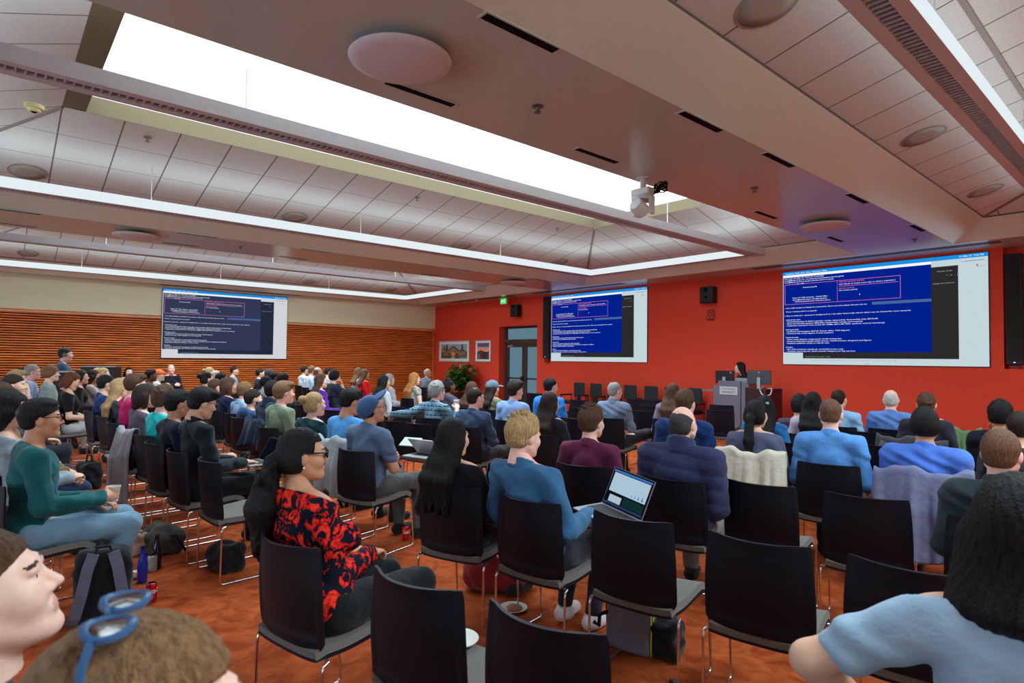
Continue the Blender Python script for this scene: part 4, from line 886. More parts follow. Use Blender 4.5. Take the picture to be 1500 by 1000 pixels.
    for sx in (-1, 1):
        c = A_(sx*.031, .0748, .0035)
        eb.lathe([(.0118*math.sin(a), .0118*math.cos(a)) for a in (PI, 2.6, 2.0, 1.4, .9, .5)], 10, M=Matrix.Translation(c) @ Matrix.Rotation(-PI/2, 4, 'X'))
        eb.lathe([(.0058, .0104), (.004, .0114), (.0005, .0119)], 8, mi=1, M=Matrix.Translation(c) @ Matrix.Rotation(-PI/2, 4, 'X'))
    eb.v = [tuple(R @ A_(*p)+hc_) for p in eb.v]; eb.build('eyes', [mat('eye_white', srgb(226, 220, 214), .25, noise=.02), mat('eye_iris', srgb(38, 26, 20), .15, noise=.05)], root, True)
    # clothes
    ph = (x*13.7+y*7.1) % 6.28; g = {'plain': .013}.get(kind, .013)+(.012 if hood or collar == 'puffer' else 0)
    def folds(X, Y, Z):
        a = .0042*np.sin(26*Z+14*np.abs(X)+5*np.sin(13*Y+ph)+ph)+.0034*np.sin(37*X+21*Z+3*np.sin(21*Z+ph*2))*(1+np.sin(9*Z+7*X+ph))
        if collar == 'puffer': a = .007*np.abs(np.sin(Z*34+1.5*np.sin(X*3)))*-1+.003*np.sin(25*X+ph)
        return a
    s = Sdf(); torso(s, g); t1 = {'long': 1.9, 'short': .62, 'none': .18, 'roll': 1.15}[sleeve]
    for sd in (1, -1): arm(s, sd, g+.004, t1)
    if hood: s.ell(sh+A_(0, -.075, .06), (.115, .06, .07), .03)
    zn = zs+(.062 if fem and not collar else .084)
    ng = lambda X, Y, Z: (Z-(zn+.0*X-.5*(Y-sh[1]+.02)))*.9
    v, f = s.mesh(hb, [lambda X, Y, Z: (hip-.06)-Z+0*X+0*Y, ng] if not stand else [lambda X, Y, Z: (hip-.08)-Z+0*X+0*Y, ng], folds)
    top_o = put('jacket' if collar in ('puffer', 'jacket') else ('sweater' if sleeve == 'long' and not collar else 'shirt'), pyd('top', v, f), cloth_mat(top, kind), root)
    if collar:
        c = Sdf(); nr = {'puffer': .078, 'jacket': .07}.get(collar, .064); hgt = {'shirt': .012, 'jacket': .028, 'puffer': .045, 'polo': .008}[collar]; tk = .017 if collar == 'puffer' else .008
        for k in range(30):
            a = 2*PI*k/30; ca = math.cos(a)
            if collar != 'puffer' and ca > .985: continue
            p = sh+A_(nr*math.sin(a), .008+nr*ca, .068-.03*ca); c.cone(p-A_(-.3*.03*math.sin(a), -.3*.03*ca, .04), p+A_(0, 0, hgt), tk*1.2, tk*.8, .012)
        v, f = c.mesh(min(hb, .0095)); put('collar', pyd('collar', v, f), cloth_mat(top, kind if kind != 'floral' else 'plain'), top_o)
    s = Sdf(); s.ell((0, -.06, hip+.02), ((.168 if fem else .16)*wide, .12*wide, .11), .05, .01)
    for sd in (1, -1): leg(s, sd, .012, .86 if shorts else 1.92)
    v, f = s.mesh(hb, [lambda X, Y, Z: np.minimum(Z-(hip+.09), .13-Y)+0*X], lambda X, Y, Z: .004*np.sin(24*Y+14*Z+4*np.sin(18*X+ph))); put('shorts' if shorts else 'trousers', pyd('trousers', v, f), cloth_mat(pants), root)
    for sd in (1, -1):
        an = lg[sd][2]; s = Sdf(); s.cone(an+A_(0, -.035, -.035), an+A_(sd*.022, .155, -.052), .045, .038, .02).cone(an+A_(0, 0, .0), an+A_(0, .02, -.04), .046, .05, .02)
        v, f = s.mesh(max(hb*.8, .0085), [lambda X, Y, Z: (an[2]-.083)-Z+0*X+0*Y, lambda X, Y, Z: Z-(an[2]+.012)+0*X+0*Y]); put('shoe', pyd('shoe', v, f), cloth_mat(shoes), root)
    def head_part(m, name, mats, smooth=True, ang=40, par=None): m.v = [tuple(R @ A_(*p)+hc_) for p in m.v]; return m.build(name, mats, par or root, smooth, ang=ang)
    if glasses:
        dark = glasses == 'sun'; m = MB(); ln = MB(); zz = .004; yy = .104; rr = .0022 if glasses == 'thin' else .004
        for sx in (-1, 1):
            m.tube([(sx*.032+.024*math.cos(a), yy-.004*abs(math.cos(a)), zz-.002+.019*math.sin(a)) for a in np.linspace(0, 2*PI, 17)[:-1]], rr, 6, closed=True)
            m.tube([(sx*.056, yy-.004, zz+.006), (sx*.072, yy-.02, zz+.008), (sx*.081, .0, zz+.008), (sx*.079, -.03, zz-.006)], rr, 5)
            if dark or glasses == 'up': ln.lathe([(.023, 0), (.001, .002)], 14, M=Matrix.Translation((sx*.032, yy-.002, zz-.002)) @ Matrix.Rotation(-PI/2, 4, 'X'))
        m.tube([(-.01, yy, zz+.004), (0, yy+.003, zz+.007), (.01, yy, zz+.004)], .0022, 5)
        if glasses == 'up':
            U = rotx(math.radians(88)); k = 1.12
            for q_ in (m, ln): q_.v = [tuple(U @ (A_(*p)*k)+A_(0, -.062 if q < 2 else -.03, .018)) for p in q_.v]
        gl = head_part(m, 'glasses', mat('glasses_frame', srgb(22, 20, 22), .3, noise=.05) if glasses != 'up' or q < 2 else mat('blue_frame', srgb(52, 92, 134), .3, noise=.05))
        if ln.v: head_part(ln, 'lens', mat('dark_lens', srgb(52, 22, 18), .08, spec=.8, noise=.05), par=gl)
    for e in extra:
        if e == 'headphones':
            m = MB(); m.tube([(-.094*math.cos(a), -.015, .0+.135*math.sin(a)) for a in np.linspace(-.1, PI+.1, 15)], .009, 8); hp_ = head_part(m, 'headphones', mat('headphone_black', srgb(22, 22, 24), .4, noise=.05))
            m = MB()
            for sx in (-1, 1): m.lathe([(.02, -.018), (.037, -.012), (.037, .012), (.025, .02)], 18, M=Matrix.Translation((sx*.098, -.012, -.012)) @ Matrix.Rotation(PI/2, 4, 'Y'))
            head_part(m, 'ear_cup', mat('headphone_grey', srgb(92, 96, 100), .4, noise=.05), par=hp_)
        if isinstance(e, tuple) and e[0] == 'cap':
            up = e[2]; U = rotx(up*.8); c = Sdf(); c.ell((0, -.014, .03), (.09, .112, .1), .02); v, f = c.mesh(hr, [lambda X, Y, Z: .012+.12*(Y)-Z+0*X]); v = v @ U.T
            cs = Sdf(); cs.ell((0, .12, .03), (.074, .075, .013), .01, R=rotx(-.12)); v2, f2 = cs.mesh(hr); v2 = v2 @ U.T; hm_ = hair_mesh('caphair', hr, L); put('hair', pyd('hair', hm_[0] @ R.T+hc_, hm_[1]), hair_mat(hc), root) if hair == 'cap' else None
            cp_ = put('cap', pyd('cap', v @ R.T+hc_, f), cloth_mat(e[1]), root); put('cap_brim', pyd('brim', v2 @ R.T+hc_, f2), cloth_mat(e[3] if len(e) > 3 else e[1]), cp_)
        if e == 'earring':
            m = MB()
            for sx in (-1, 1): m.lathe([(.0005, -.007), (.006, 0), (.0005, .007)], 10, (sx*.081, -.006, -.052))
            head_part(m, 'earring', mat('pearl', srgb(230, 226, 220), .2, noise=.02))
        if isinstance(e, tuple) and e[0] == 'clip':
            m = MB(); m.box((e[1]-.03, e[2]-.012, e[3]-.012), (e[1]+.03, e[2]+.012, e[3]+.012), bev=.005); head_part(m, 'hair_clip', mat('clip_'+str(e[4]), srgb(*e[4]), .35, noise=.05), False)
    J['root'] = root; J['loc'] = (x, y, rz); J['hc'] = hc_
    return J
def unit_(v): return v/np.linalg.norm(v)
# ------------------------------------------------------------------ the audience, each person on a chair of the same kind
PEOPLE = {}
def seat(s, x, y, z, rz, crz=None, **k):
    PEOPLE[s] = person(('seated '+s if len(s.split()) < 16 else s), x, y, z, math.radians(rz), group='audience', **k)
    chair(x, y, math.radians(rz if crz is None else crz), 'chair holding the '+s if len(s.split()) < 13 else 'chair under '+s, 'black stacking chairs')
seat('man in a dark green sweater at the left edge holding a paper cup', -4.721, 0.283, 1.357, 2, skin='tan', hair='crew', hc='black', top=(14, 88, 92), pants=(112, 146, 168), arms=('lap', 'cup'), glasses='thin', yaw=-0.08, wide=1.08, legs='tuck', shoes=(120, 112, 100), q=2)
seat('person with long black hair and clasped hands in a pale grey hoodie', -5.401, 0.162, 1.366, 2, skin='light', hair='long', hc='black', L=0.2, top=(150, 164, 172), pants=(62, 58, 64), arms=('clasp', 'clasp'), fem=True, yaw=-0.1, shoes=(205, 205, 200), q=2)
seat('person in a khaki jacket and jeans behind the pale grey hoodie', -6.101, 0.153, 1.366, 2, skin='light', hair='short', hc='darkbrown', top=(124, 94, 52), pants=(44, 62, 94), arms=('knee', 'knee'), q=1)
seat('person with brown wavy hair at the far left edge, mostly hidden', -6.900, 0.127, 1.376, 0, hair='wavy', hc='brown', top=(70, 70, 80), q=1)
seat('man with short dark hair and face turned right at the far left edge', -8.597, 0.246, 1.404, -6, skin='light', hair='short', hc='darkbrown', top=(58, 60, 70), yaw=-0.15, q=1)
seat('person with fair short hair in a pink shirt, hand on chin', -11.196, 0.340, 1.398, -8, skin='pale', hair='swept', hc='blond', top=(206, 160, 158), arms=('lap', 'chin'), q=1)
seat('dark brown haired person behind the grey haired man at the left wall', -13.797, 0.515, 1.395, -5, hair='short', hc='darkbrown', top=(80, 70, 66), q=0)
seat('grey haired man with glasses in a pale blue checked shirt', -12.996, 0.593, 1.454, -8, skin='pink', hair='short', hc='grey', top=(158, 176, 204), collar='shirt', glasses='thin', q=1)
seat('light brown haired youth in a grey green T-shirt', -12.196, 0.792, 1.454, -8, skin='pale', hair='bowl', hc='lightbrown', top=(138, 156, 152), sleeve='short', pants=(150, 140, 128), q=1)
seat('woman with dark hair looking down, black top and pale grey skirt', -10.998, 0.962, 1.359, -4, skin='light', hair='bob', hc='auburn', top=(20, 20, 24), sleeve='short', pants=(176, 178, 174), fem=True, pitch=0.4, q=1)
seat('woman with dark hair in a black jacket, behind the pale grey skirt', -12.898, 1.257, 1.362, -4, skin='light', hair='long', hc='darkbrown', top=(38, 30, 32), fem=True, q=1)
seat('woman in a beige sweater with one hand near her face', -13.598, 1.512, 1.347, -4, skin='tan', hair='long', hc='darkbrown', top=(184, 176, 172), fem=True, arms=('lap', 'chin'), q=0)
seat('blond person second from the left of a pair behind the beige sweater', -15.398, 1.791, 1.354, -4, skin='pale', hair='short', hc='blond', top=(120, 110, 110), q=0)
seat('blond person rightmost of a pair behind the beige sweater', -14.498, 1.773, 1.363, -4, skin='pale', hair='bob', hc='blond', top=(140, 130, 120), fem=True, q=0)
seat('black haired person in a navy sweater over a pale collar', -9.901, 1.258, 1.355, 2, skin='light', hair='short', hc='black', top=(22, 50, 104), collar='polo', glasses='thin', q=1)
seat('woman with very long blond hair falling over her chair', -9.002, 1.300, 1.335, 4, skin='pale', hair='long', hc='blond', L=0.36, top=(54, 56, 62), fem=True, q=1, yaw=-0.05)
seat('man with brown hair in a bright magenta shirt', -8.101, 1.298, 1.417, 6, skin='pink', hair='swept', hc='brown', top=(198, 16, 98), q=1, lean=0.02)
seat('woman with curly brown hair clipped up, in a grey purple top', -7.353, 1.289, 1.319, 6, skin='light', hair='bob', hc='darkbrown', top=(94, 82, 98), fem=True, extra=(('clip', 0, -0.115, 0.0, (60, 50, 44)),), q=1)
seat('person with wavy brown hair in a bright turquoise T-shirt', -6.754, 1.356, 1.347, 8, skin='pink', hair='wavy', hc='brown', top=(0, 188, 188), sleeve='short', q=1)
seat('man with short black hair and glasses in a navy T-shirt and shorts', -6.053, 1.323, 1.325, 6, skin='tan', hair='crew', hc='black', top=(14, 26, 48), sleeve='short', glasses='thin', shorts=True, pants=(140, 130, 118), arms=('lap', 'lap'), q=2, legs='crossed')
seat('man with black hair and glasses in a dark jacket, typing on a laptop', -5.423, 1.370, 1.368, 6, skin='light', hair='swept', hc='black', top=(20, 34, 40), collar='jacket', glasses='thin', arms=('type', 'type'), pants=(24, 24, 28), pitch=0.3, q=2, yaw=-0.08)
seat('bald man in a black shirt by the wooden wall facing the room', -17.570, 3.575, 1.404, -85, skin='pink', hair='sides', hc='darkgrey', top=(26, 28, 34), collar='shirt', arms=('cross', 'cross'), q=0)
seat('long-haired woman in grey by the wooden wall facing the room', -18.170, 2.727, 1.323, -85, skin='pale', hair='long', hc='black', L=0.18, top=(150, 152, 158), fem=True, q=0)
seat('person in a pale blue vest by the wall below the left screen', -17.590, 5.165, 1.353, -20, skin='light', hair='short', hc='darkbrown', top=(140, 176, 206), yaw=-0.2, q=0)
seat('black haired person with brown skin left of an orange headband', -14.196, 2.552, 1.346, -8, skin='brown', hair='crew', hc='black', top=(70, 60, 58), q=0)
seat('white haired person wearing an orange cap', -14.995, 2.851, 1.331, -10, skin='pale', hair='cap', hc='white', top=(186, 200, 196), extra=(('cap', (226, 104, 46), 0.1),), q=0)
seat('woman with blond hair in a low bun, dark teal top', -5.955, 2.551, 1.272, 10, skin='pale', hair='bun', hc='blond', top=(14, 60, 68), fem=True, q=2, yaw=-0.15)
seat('man with light brown wavy hair in a sage green T-shirt', -6.704, 2.514, 1.359, 8, skin='pink', hair='swept', hc='lightbrown', top=(126, 142, 116), sleeve='short', q=2, yaw=-0.2)
seat('dark haired person in a navy padded jacket behind the sage green T-shirt', -7.254, 2.596, 1.348, 8, skin='light', hair='short', hc='black', top=(28, 40, 68), collar='puffer', q=1)
seat('bearded man with dark hair in a hooded denim blue jacket', -7.955, 2.587, 1.212, 10, skin='light', hair='short', hc='darkbrown', top=(46, 78, 118), hood=True, beard=1, q=2, yaw=-0.2)
seat('light brown haired person in pale blue left of the bearded man', -8.604, 2.686, 1.284, 8, skin='pink', hair='short', hc='lightbrown', top=(152, 184, 218), collar='shirt', q=1)
seat('person with brown chin-length hair in a navy top', -9.204, 2.644, 1.323, 8, skin='tan', hair='bob', hc='brown', top=(22, 32, 70), fem=True, q=1)
seat('man with brown hair and a pink ear left of the navy top', -9.903, 2.657, 1.281, 6, skin='pink', hair='short', hc='brown', top=(44, 40, 46), q=1)
seat('woman with black hair gathered at the back, right of the dark jacket typist', -11.402, 2.908, 1.351, 4, skin='light', hair='bun', hc='black', top=(48, 46, 54), fem=True, q=0)
seat('black haired person below a bald pink head', -12.600, 3.470, 1.308, 0, hair='short', hc='black', top=(60, 60, 70), q=0)
seat('bald person with a pink scalp left of the black haired head', -13.600, 3.634, 1.341, 0, skin='pink', hair='sides', hc='white', top=(120, 120, 130), q=0)
seat('blond woman with hair piled up by the wooden wall', -15.200, 3.923, 1.373, 0, skin='pale', hair='bun', L=0.4, hc='blond', top=(150, 130, 120), fem=True, q=0)
seat('man in a sky blue T-shirt with a grey jacket on his chair', -5.307, 2.629, 1.340, 14, skin='tan', hair='crew', hc='black', top=(86, 164, 230), sleeve='short', pants=(30, 44, 76), arms=('lap', 'lap'), pitch=0.2, yaw=-0.2, q=2)
seat('man in a blue baseball cap and slate short-sleeved shirt, arms folded', -4.668, 2.511, 1.328, 16, skin='tan', hair='cap', hc='black', top=(92, 112, 142), sleeve='short', collar='shirt', pants=(78, 80, 78), arms=('cross', 'cross'), extra=(('cap', (62, 90, 136), 0.9),), glasses='thin', q=2, yaw=-0.35, pitch=-0.1, shoes=(22, 22, 24))
seat('woman with long brown hair in a purple top', -10.202, 4.458, 1.334, 4, skin='pale', hair='long', hc='brown', L=0.24, top=(96, 42, 166), fem=True, yaw=-0.25, q=0)
seat('black haired person in a navy sweatshirt, hand at the mouth', -11.403, 5.262, 1.380, 6, skin='light', hair='bowl', hc='black', top=(40, 50, 68), arms=('lap', 'chin'), q=1)
seat('dark haired head behind the navy sweatshirt', -16.202, 7.260, 1.338, 4, hair='short', hc='darkbrown', top=(180, 190, 200), q=0)
seat('dark haired person in white with a dark shoulder strap by the wooden wall', -16.000, 6.508, 1.397, 0, skin='light', hair='short', hc='darkbrown', top=(206, 214, 222), q=0)
seat('light brown haired man between the white top and the bald man', -14.900, 6.259, 1.413, 0, skin='pink', hair='short', hc='lightbrown', top=(196, 210, 226), q=0)
seat('bald man in a pale blue shirt by the wooden wall', -13.801, 5.933, 1.396, 2, skin='pink', hair='sides', hc='lightbrown', top=(176, 210, 240), collar='shirt', q=0)
seat('person with brown skin and fluffy black hair', -12.400, 4.609, 1.320, 0, skin='brown', hair='curly', hc='black', top=(50, 50, 56), q=0)
seat('black haired person in a white and grey striped shirt', -11.201, 3.857, 1.276, 2, skin='light', hair='short', hc='black', top=(206, 210, 210), kind='stripe', collar='shirt', q=0)
seat('dark haired person with brown skin behind the striped shirt', -13.700, 4.874, 1.290, 0, skin='brown', hair='short', hc='black', top=(90, 80, 80), q=0)
seat('person with grey brown hair left of the fluffy black hair', -14.600, 5.079, 1.334, 0, skin='tan', hair='short', hc='darkgrey', top=(80, 76, 80), q=0)
seat('dark haired person in a black top in profile by the wooden wall', -15.598, 5.204, 1.332, -4, skin='pale', hair='short', hc='darkbrown', top=(34, 30, 40), yaw=-0.2, q=0)
seat('light brown haired woman in pale grey left of the red shirt', -13.900, 7.042, 1.378, 0, skin='pale', hair='long', hc='lightbrown', L=0.2, top=(176, 184, 190), fem=True, q=0)
seat('person with long auburn hair in a bright red shirt', -13.101, 6.799, 1.359, 2, skin='tan', hair='long', hc='redbrown', L=0.16, top=(232, 26, 32), fem=True, yaw=-0.2, q=0)
seat('person with black hair in a white grey top left of the grey bob', -9.602, 5.366, 1.318, 4, skin='light', hair='long', hc='black', L=0.2, top=(186, 192, 196), fem=True, q=0)
seat('person with a smooth grey bob', -11.201, 6.384, 1.295, 2, skin='pale', hair='bob', hc='grey', top=(176, 178, 184), fem=True, q=0)
seat('woman with long ginger hair in a yellow flecked sleeveless top', -10.002, 6.254, 1.352, 4, skin='pale', hair='long', hc='ginger', L=0.28, top=(176, 180, 178), kind='fleck', sleeve='none', fem=True, yaw=-0.2, q=1)
seat('bald man in a grey polo shirt near the corner of the red wall', -13.601, 8.897, 1.364, 2, skin='tan', hair='sides', hc='grey', top=(106, 112, 124), collar='polo', yaw=-0.2, q=0)
seat('grey haired man in a blue plaid shirt holding up a cup', -6.607, 4.484, 1.343, 14, skin='pink', hair='wavy', hc='grey', top=(98, 154, 180), kind='plaid', collar='shirt', arms=('over', 'cuphigh'), glasses='thin', yaw=-0.25, q=2)
seat('woman with dark hair and sunglasses on her head in a grey blue jacket', -8.204, 5.795, 1.295, 8, skin='brown', hair='pony', hc='black', L=0.15, top=(74, 82, 100), hood=True, glasses='up', fem=True, yaw=-0.25, q=1)
seat('person with long brown hair just left of the grey cap', -7.705, 5.898, 1.265, 10, skin='light', hair='long', hc='brown', L=0.25, top=(60, 52, 50), fem=True, q=0)
seat('man with receding dark hair and glasses in a slate blue shirt', -5.508, 4.271, 1.303, 15, skin='pink', hair='thin', hc='darkbrown', top=(58, 76, 104), collar='shirt', arms=('lap', 'cross'), glasses='thin', yaw=-0.3, q=2)
seat('woman in a grey baseball cap and olive top', -7.206, 5.914, 1.303, 12, skin='light', hair='long', hc='darkbrown', L=0.2, top=(120, 128, 98), extra=(('cap', (104, 122, 142), 0.02, (150, 160, 174)),), fem=True, yaw=-0.3, q=1)
seat('brown haired man in light blue left of the bright blue shirt', -5.790, 5.129, 1.360, 14, skin='pink', hair='swept', hc='darkbrown', top=(140, 170, 220), collar='shirt', yaw=-0.3, q=2)
seat('man with black hair and glasses in a bright blue shirt', -6.051, 6.029, 1.378, 14, skin='light', hair='short', hc='black', top=(46, 128, 216), collar='shirt', glasses='thin', yaw=-0.35, q=1)
seat('long-haired woman in black in front of the bright blue shirt', -4.498, 4.479, 1.290, 14, skin='light', hair='long', hc='darkbrown', L=0.34, top=(34, 32, 42), fem=True, q=2, yaw=-0.1)
seat('man with blond hair in a denim blue shirt working on a laptop', -2.470, 2.460, 1.324, 10, skin='pink', hair='messy', hc='blond', top=(54, 100, 138), collar='shirt', arms=('type', 'laptop'), q=2, yaw=-0.2, pitch=0.1, legs='tuck', shoes=(214, 200, 200), wide=1.02, sway=-0.14, lean=-0.047)
seat('man with brown hair in a maroon shirt', -3.043, 3.479, 1.303, 18, skin='pink', hair='messy', hc='brown', top=(98, 34, 66), collar='shirt', q=2, yaw=-0.2)
seat('woman with long straight black hair in a black top, laptop on her knees', -3.070, 2.320, 1.259, 21, skin='light', hair='long', hc='black', L=0.33, top=(22, 22, 28), fem=True, q=2, arms=('type', 'type'), yaw=-0.15, sway=-0.045, lean=-0.081)
seat('man with thin grey hair and glasses in a grey blue sweater, legs crossed', -5.222, 6.429, 1.342, 14, skin='pink', hair='thin', hc='grey', top=(112, 128, 152), collar='jacket', arms=('lap', 'cross'), legs='fig4', glasses='thin', yaw=-0.35, q=2, pants=(40, 44, 46))
seat('woman with long brown half-up hair in a mauve top', -4.643, 6.929, 1.336, 14, skin='light', hair='halfup', hc='brown', L=0.34, top=(134, 114, 132), fem=True, q=1)
seat('man with dark brown hair in a navy sweater behind the padded jacket', -3.069, 4.779, 1.380, 14, skin='pink', hair='crew', hc='brown', top=(24, 54, 108), q=2, wide=1.08)
seat('balding man in a dark blue padded jacket', -2.310, 3.579, 1.329, 12, skin='pink', hair='sides', hc='darkgrey', top=(48, 52, 86), collar='puffer', q=2, wide=1.18, heavy=0.6, yaw=-0.12, pants=(130, 126, 124))
seat('woman with black hair in a bright blue top beyond the ponytail', -2.939, 6.029, 1.287, 12, skin='light', hair='long', hc='black', L=0.18, top=(36, 108, 166), fem=True, q=1, extra=(('clip', 0.03, -0.1, 0.05, (190, 190, 196)),))
seat('woman with a long black ponytail in a grey blue top', -2.478, 4.929, 1.310, 12, skin='light', hair='pony', hc='black', L=0.3, top=(98, 102, 132), fem=True, q=2, yaw=-0.15, extra=('earring',))
seat('person with black hair in a plum jacket', -3.113, 7.229, 1.274, 12, skin='light', hair='curly', hc='black', top=(68, 56, 80), q=1, yaw=0.1)
seat('woman with long black hair in a pale mauve top', -2.773, 6.779, 1.310, 12, skin='light', hair='long', hc='black', L=0.34, top=(192, 178, 198), fem=True, q=1, yaw=0.08)
seat('man with cropped reddish hair in a sky blue shirt', -1.915, 5.009, 1.344, 14, skin='pink', hair='buzz', hc='redbrown', top=(92, 152, 220), collar='shirt', q=2, wide=1.04)
seat('cropped dark haired man in pale blue behind the sky blue shirt', -2.936, 7.929, 1.297, 12, skin='light', hair='buzz', hc='darkbrown', top=(142, 188, 228), q=1, yaw=-0.2)
seat('bald man with white hair in a blue shirt', -2.431, 8.130, 1.323, 10, skin='pink', hair='sides', hc='white', top=(94, 132, 196), collar='shirt', q=1)
seat('woman with brown hair clipped up in a charcoal top', -1.842, 7.230, 1.342, 10, skin='light', hair='short', hc='brown', top=(46, 44, 58), fem=True, q=1, extra=(('clip', 0.03, -0.115, 0.02, (96, 66, 44)),))
seat('man with a black bowl haircut in a cornflower blue shirt', -1.315, 5.130, 1.319, 8, skin='tan', hair='bowl', hc='black', top=(80, 122, 212), collar='shirt', q=2, wide=1.14)
seat('man with curly black hair in a navy top, hand raised to his face', -1.198, 6.930, 1.331, 6, skin='tan', hair='curly', hc='black', top=(24, 26, 46), arms=('chin', 'lap'), q=1)
seat('dark brown haired person at the right edge', -0.909, 5.930, 1.276, 8, hair='short', hc='darkbrown', top=(60, 56, 66), q=1)
seat('man with thinning grey brown hair in a dark jacket at the right edge', -0.678, 3.930, 1.300, 8, skin='pink', hair='short', hc='redbrown', top=(46, 58, 64), collar='jacket', q=2, yaw=-0.15, wide=1.05)
seat('woman with black hair in a pale blue blouse near the right corner', -0.260, 1.689, 1.395, 14, skin='light', hair='long', hc='black', L=0.1, top=(152, 180, 202), sleeve='short', fem=True, q=2, arms=('elbow_out', 'elbow_out'), yaw=-0.25, wide=1.06)
seat('woman with sunglasses and dark ponytail in a red floral blouse', -2.560, 1.170, 1.297, 12, skin='tan', hair='pony', hc='black', L=0.38, top=(16, 20, 34), kind='floral', fem=True, q=2, glasses='sun', yaw=-0.5, extra=('earring',), pants=(22, 26, 28), arms=('lap', 'lap'), wide=1.08, sway=-0.205, lean=0.022)
seat('man in profile with brown hair, close at the lower left corner', -1.459, 0.032, 1.313, -2, skin='pale', hair='short', hc='brown', top=(70, 76, 84), q=2, yaw=-0.12, pitch=-0.3)
seat('person with light brown hair and sunglasses pushed up, at the bottom left', -0.750, 0.167, 1.343, 0, skin='pale', hair='long', hc='lightbrown', L=0.22, top=(90, 96, 110), fem=True, q=2, glasses='up', yaw=-0.35)
chair(-1.851, 1.339, 0.244, 'empty black chair beside the floral blouse, plate on its seat')
chair(-1.337, 1.469, 0.209, 'empty black chair in the foreground at the bottom middle of the photo')
chair(-1.887, 2.599, 0.209, 'empty black chair in front of the open laptop, bag under it')
chair(-1.316, 2.722, 0.236, 'empty black chair in the right foreground with grey seat showing at right')
chair(-0.768, 2.851, 0.175, 'empty black chair left of the pale blue blouse')
chair(-1.877, 3.893, 0.192, 'empty black chair in front of the beige coat')
chair(-1.331, 4.023, 0.262, 'empty black chair in front of the cornflower blue shirt')
chair(-4.809, 1.454, 0.070, 'empty black chair at the left aisle beside the laptop typist')
chair(-0.678, 1.491, 0.175, 'black chair mostly out of frame at the bottom edge beside the bag handle')
chair(-5.009, 8.870, 0.209, 'empty black chair below the lectern, nearer of two')
chair(-5.617, 9.979, 0.209, 'empty black chair below the lectern, farther of two')
chair(-5.629, 7.724, 0.209, 'empty black chair between the grey sweater and the mauve top, front one')
chair(-6.195, 8.735, 0.209, 'empty black chair between the grey sweater and the mauve top, middle one')
chair(-7.401, 9.981, 0.209, 'empty black chair just right of the grey sweater')
chair(-6.886, 9.981, 0.209, 'empty black chair just left of the mauve top')
chair(-7.872, 8.755, 0.209, 'empty black chair left of the grey sweater, front row')
chair(-6.682, 7.464, 0.209, 'empty black chair left of the grey sweater, second row')
chair(-5.473, 6.029, 0.244, 'empty black chair right of the bright blue shirt')
chair(-7.885, 7.558, 0.209, 'empty black chair in front of the glass doors, rear one')
chair(-10.014, 9.590, 0.209, 'empty black chair in front of the glass doors, front row')
chair(-2.503, 7.616, 0.209, 'empty black chair between the two cropped haired men')
chair(-2.006, 6.488, 0.209, 'empty black chair right of the sky blue shirt, nearer one')
chair(-2.654, 5.994, 0.209, 'black chair with a navy striped back beside the sky blue shirt')
chair(-6.102, 4.021, 0.244, 'empty black chair right of the blue baseball cap, nearest')
chair(-6.534, 3.942, 0.244, 'empty black chair just right of the cap peak')
chair(-8.310, 5.099, 0.209, 'empty black chair behind the sky blue T-shirt')
chair(-7.137, 4.046, 0.209, 'empty black chair between the two baseball caps')
chair(-8.350, 4.004, 0.175, 'empty black chair right of the low blond bun')
chair(-9.575, 4.030, 0.175, 'empty black chair right of the sage green T-shirt')
chair(-17.642, 3.094, -1.222, 'empty black chair by the wooden wall right of the bald man')
chair(-17.223, 5.511, -0.698, 'empty black chair by the wooden wall right of the pale blue vest')
chair(-9.749, 8.772, 0.209, 'black chair by the olive top with nobody on it')
# ------------------------------------------------------------------ speaker, sound operator and the things lying about
PEOPLE['speaker'] = person('woman with long black hair in a dark jacket standing behind the lectern monitors', -6.72, 12.5, 1.625, math.radians(125), skin='light', hair='long', hc='black', L=.2, top=(26, 26, 30), collar='jacket', pants=(30, 30, 34), arms=('stand', 'stand'), legs='stand', fem=True, q=1, yaw=-.35, group='standing people')
PEOPLE['operator'] = person('man in a slate polo wearing headphones, standing by the slatted wall', -13.62, 1.08, 1.755, math.radians(-4), skin='pink', hair='short', hc='darkbrown', top=(78, 92, 116), sleeve='short', collar='polo', pants=(40, 44, 54), arms=('stand', 'stand'), legs='stand', q=1, yaw=-.1, extra=('headphones',), wide=1.1, group='standing people')
M_CASE2 = mat('case_black', srgb(16, 16, 18), .5, spec=.4, noise=.1); M_ALU = mat('aluminium', srgb(150, 150, 152), .35, metal=.8, noise=.05)
for x, y, w, h, lab in ((-13.05, .99, .26, 1.33, 'narrow black equipment case in front of the man with headphones'), (-16.9, 1.98, .7, 1.36, 'wide black equipment case with a silver top edge by the slatted wall')):
    t = thing('equipment_case', lab, 'case', (x, y, 0), math.radians(62), 'black equipment cases')
    m = MB(); m.box((-w/2, -.2, .06), (w/2, .2, h-.02), bev=.012); m.build('shell', M_CASE2, t)
    m = MB(); m.box((-w/2-.004, -.204, h-.02), (w/2+.004, .204, h), bev=.004); m.build('edge_trim', M_ALU, t)
    for sx in (-1, 1):
        for sy in (-1, 1): m = MB(); m.lathe([(.03, -.014), (.03, .014)], 14, M=Matrix.Translation((sx*(w/2-.05), sy*.14, .03)) @ Matrix.Rotation(PI/2, 4, 'Y')); m.build('caster', M_DARK, t)
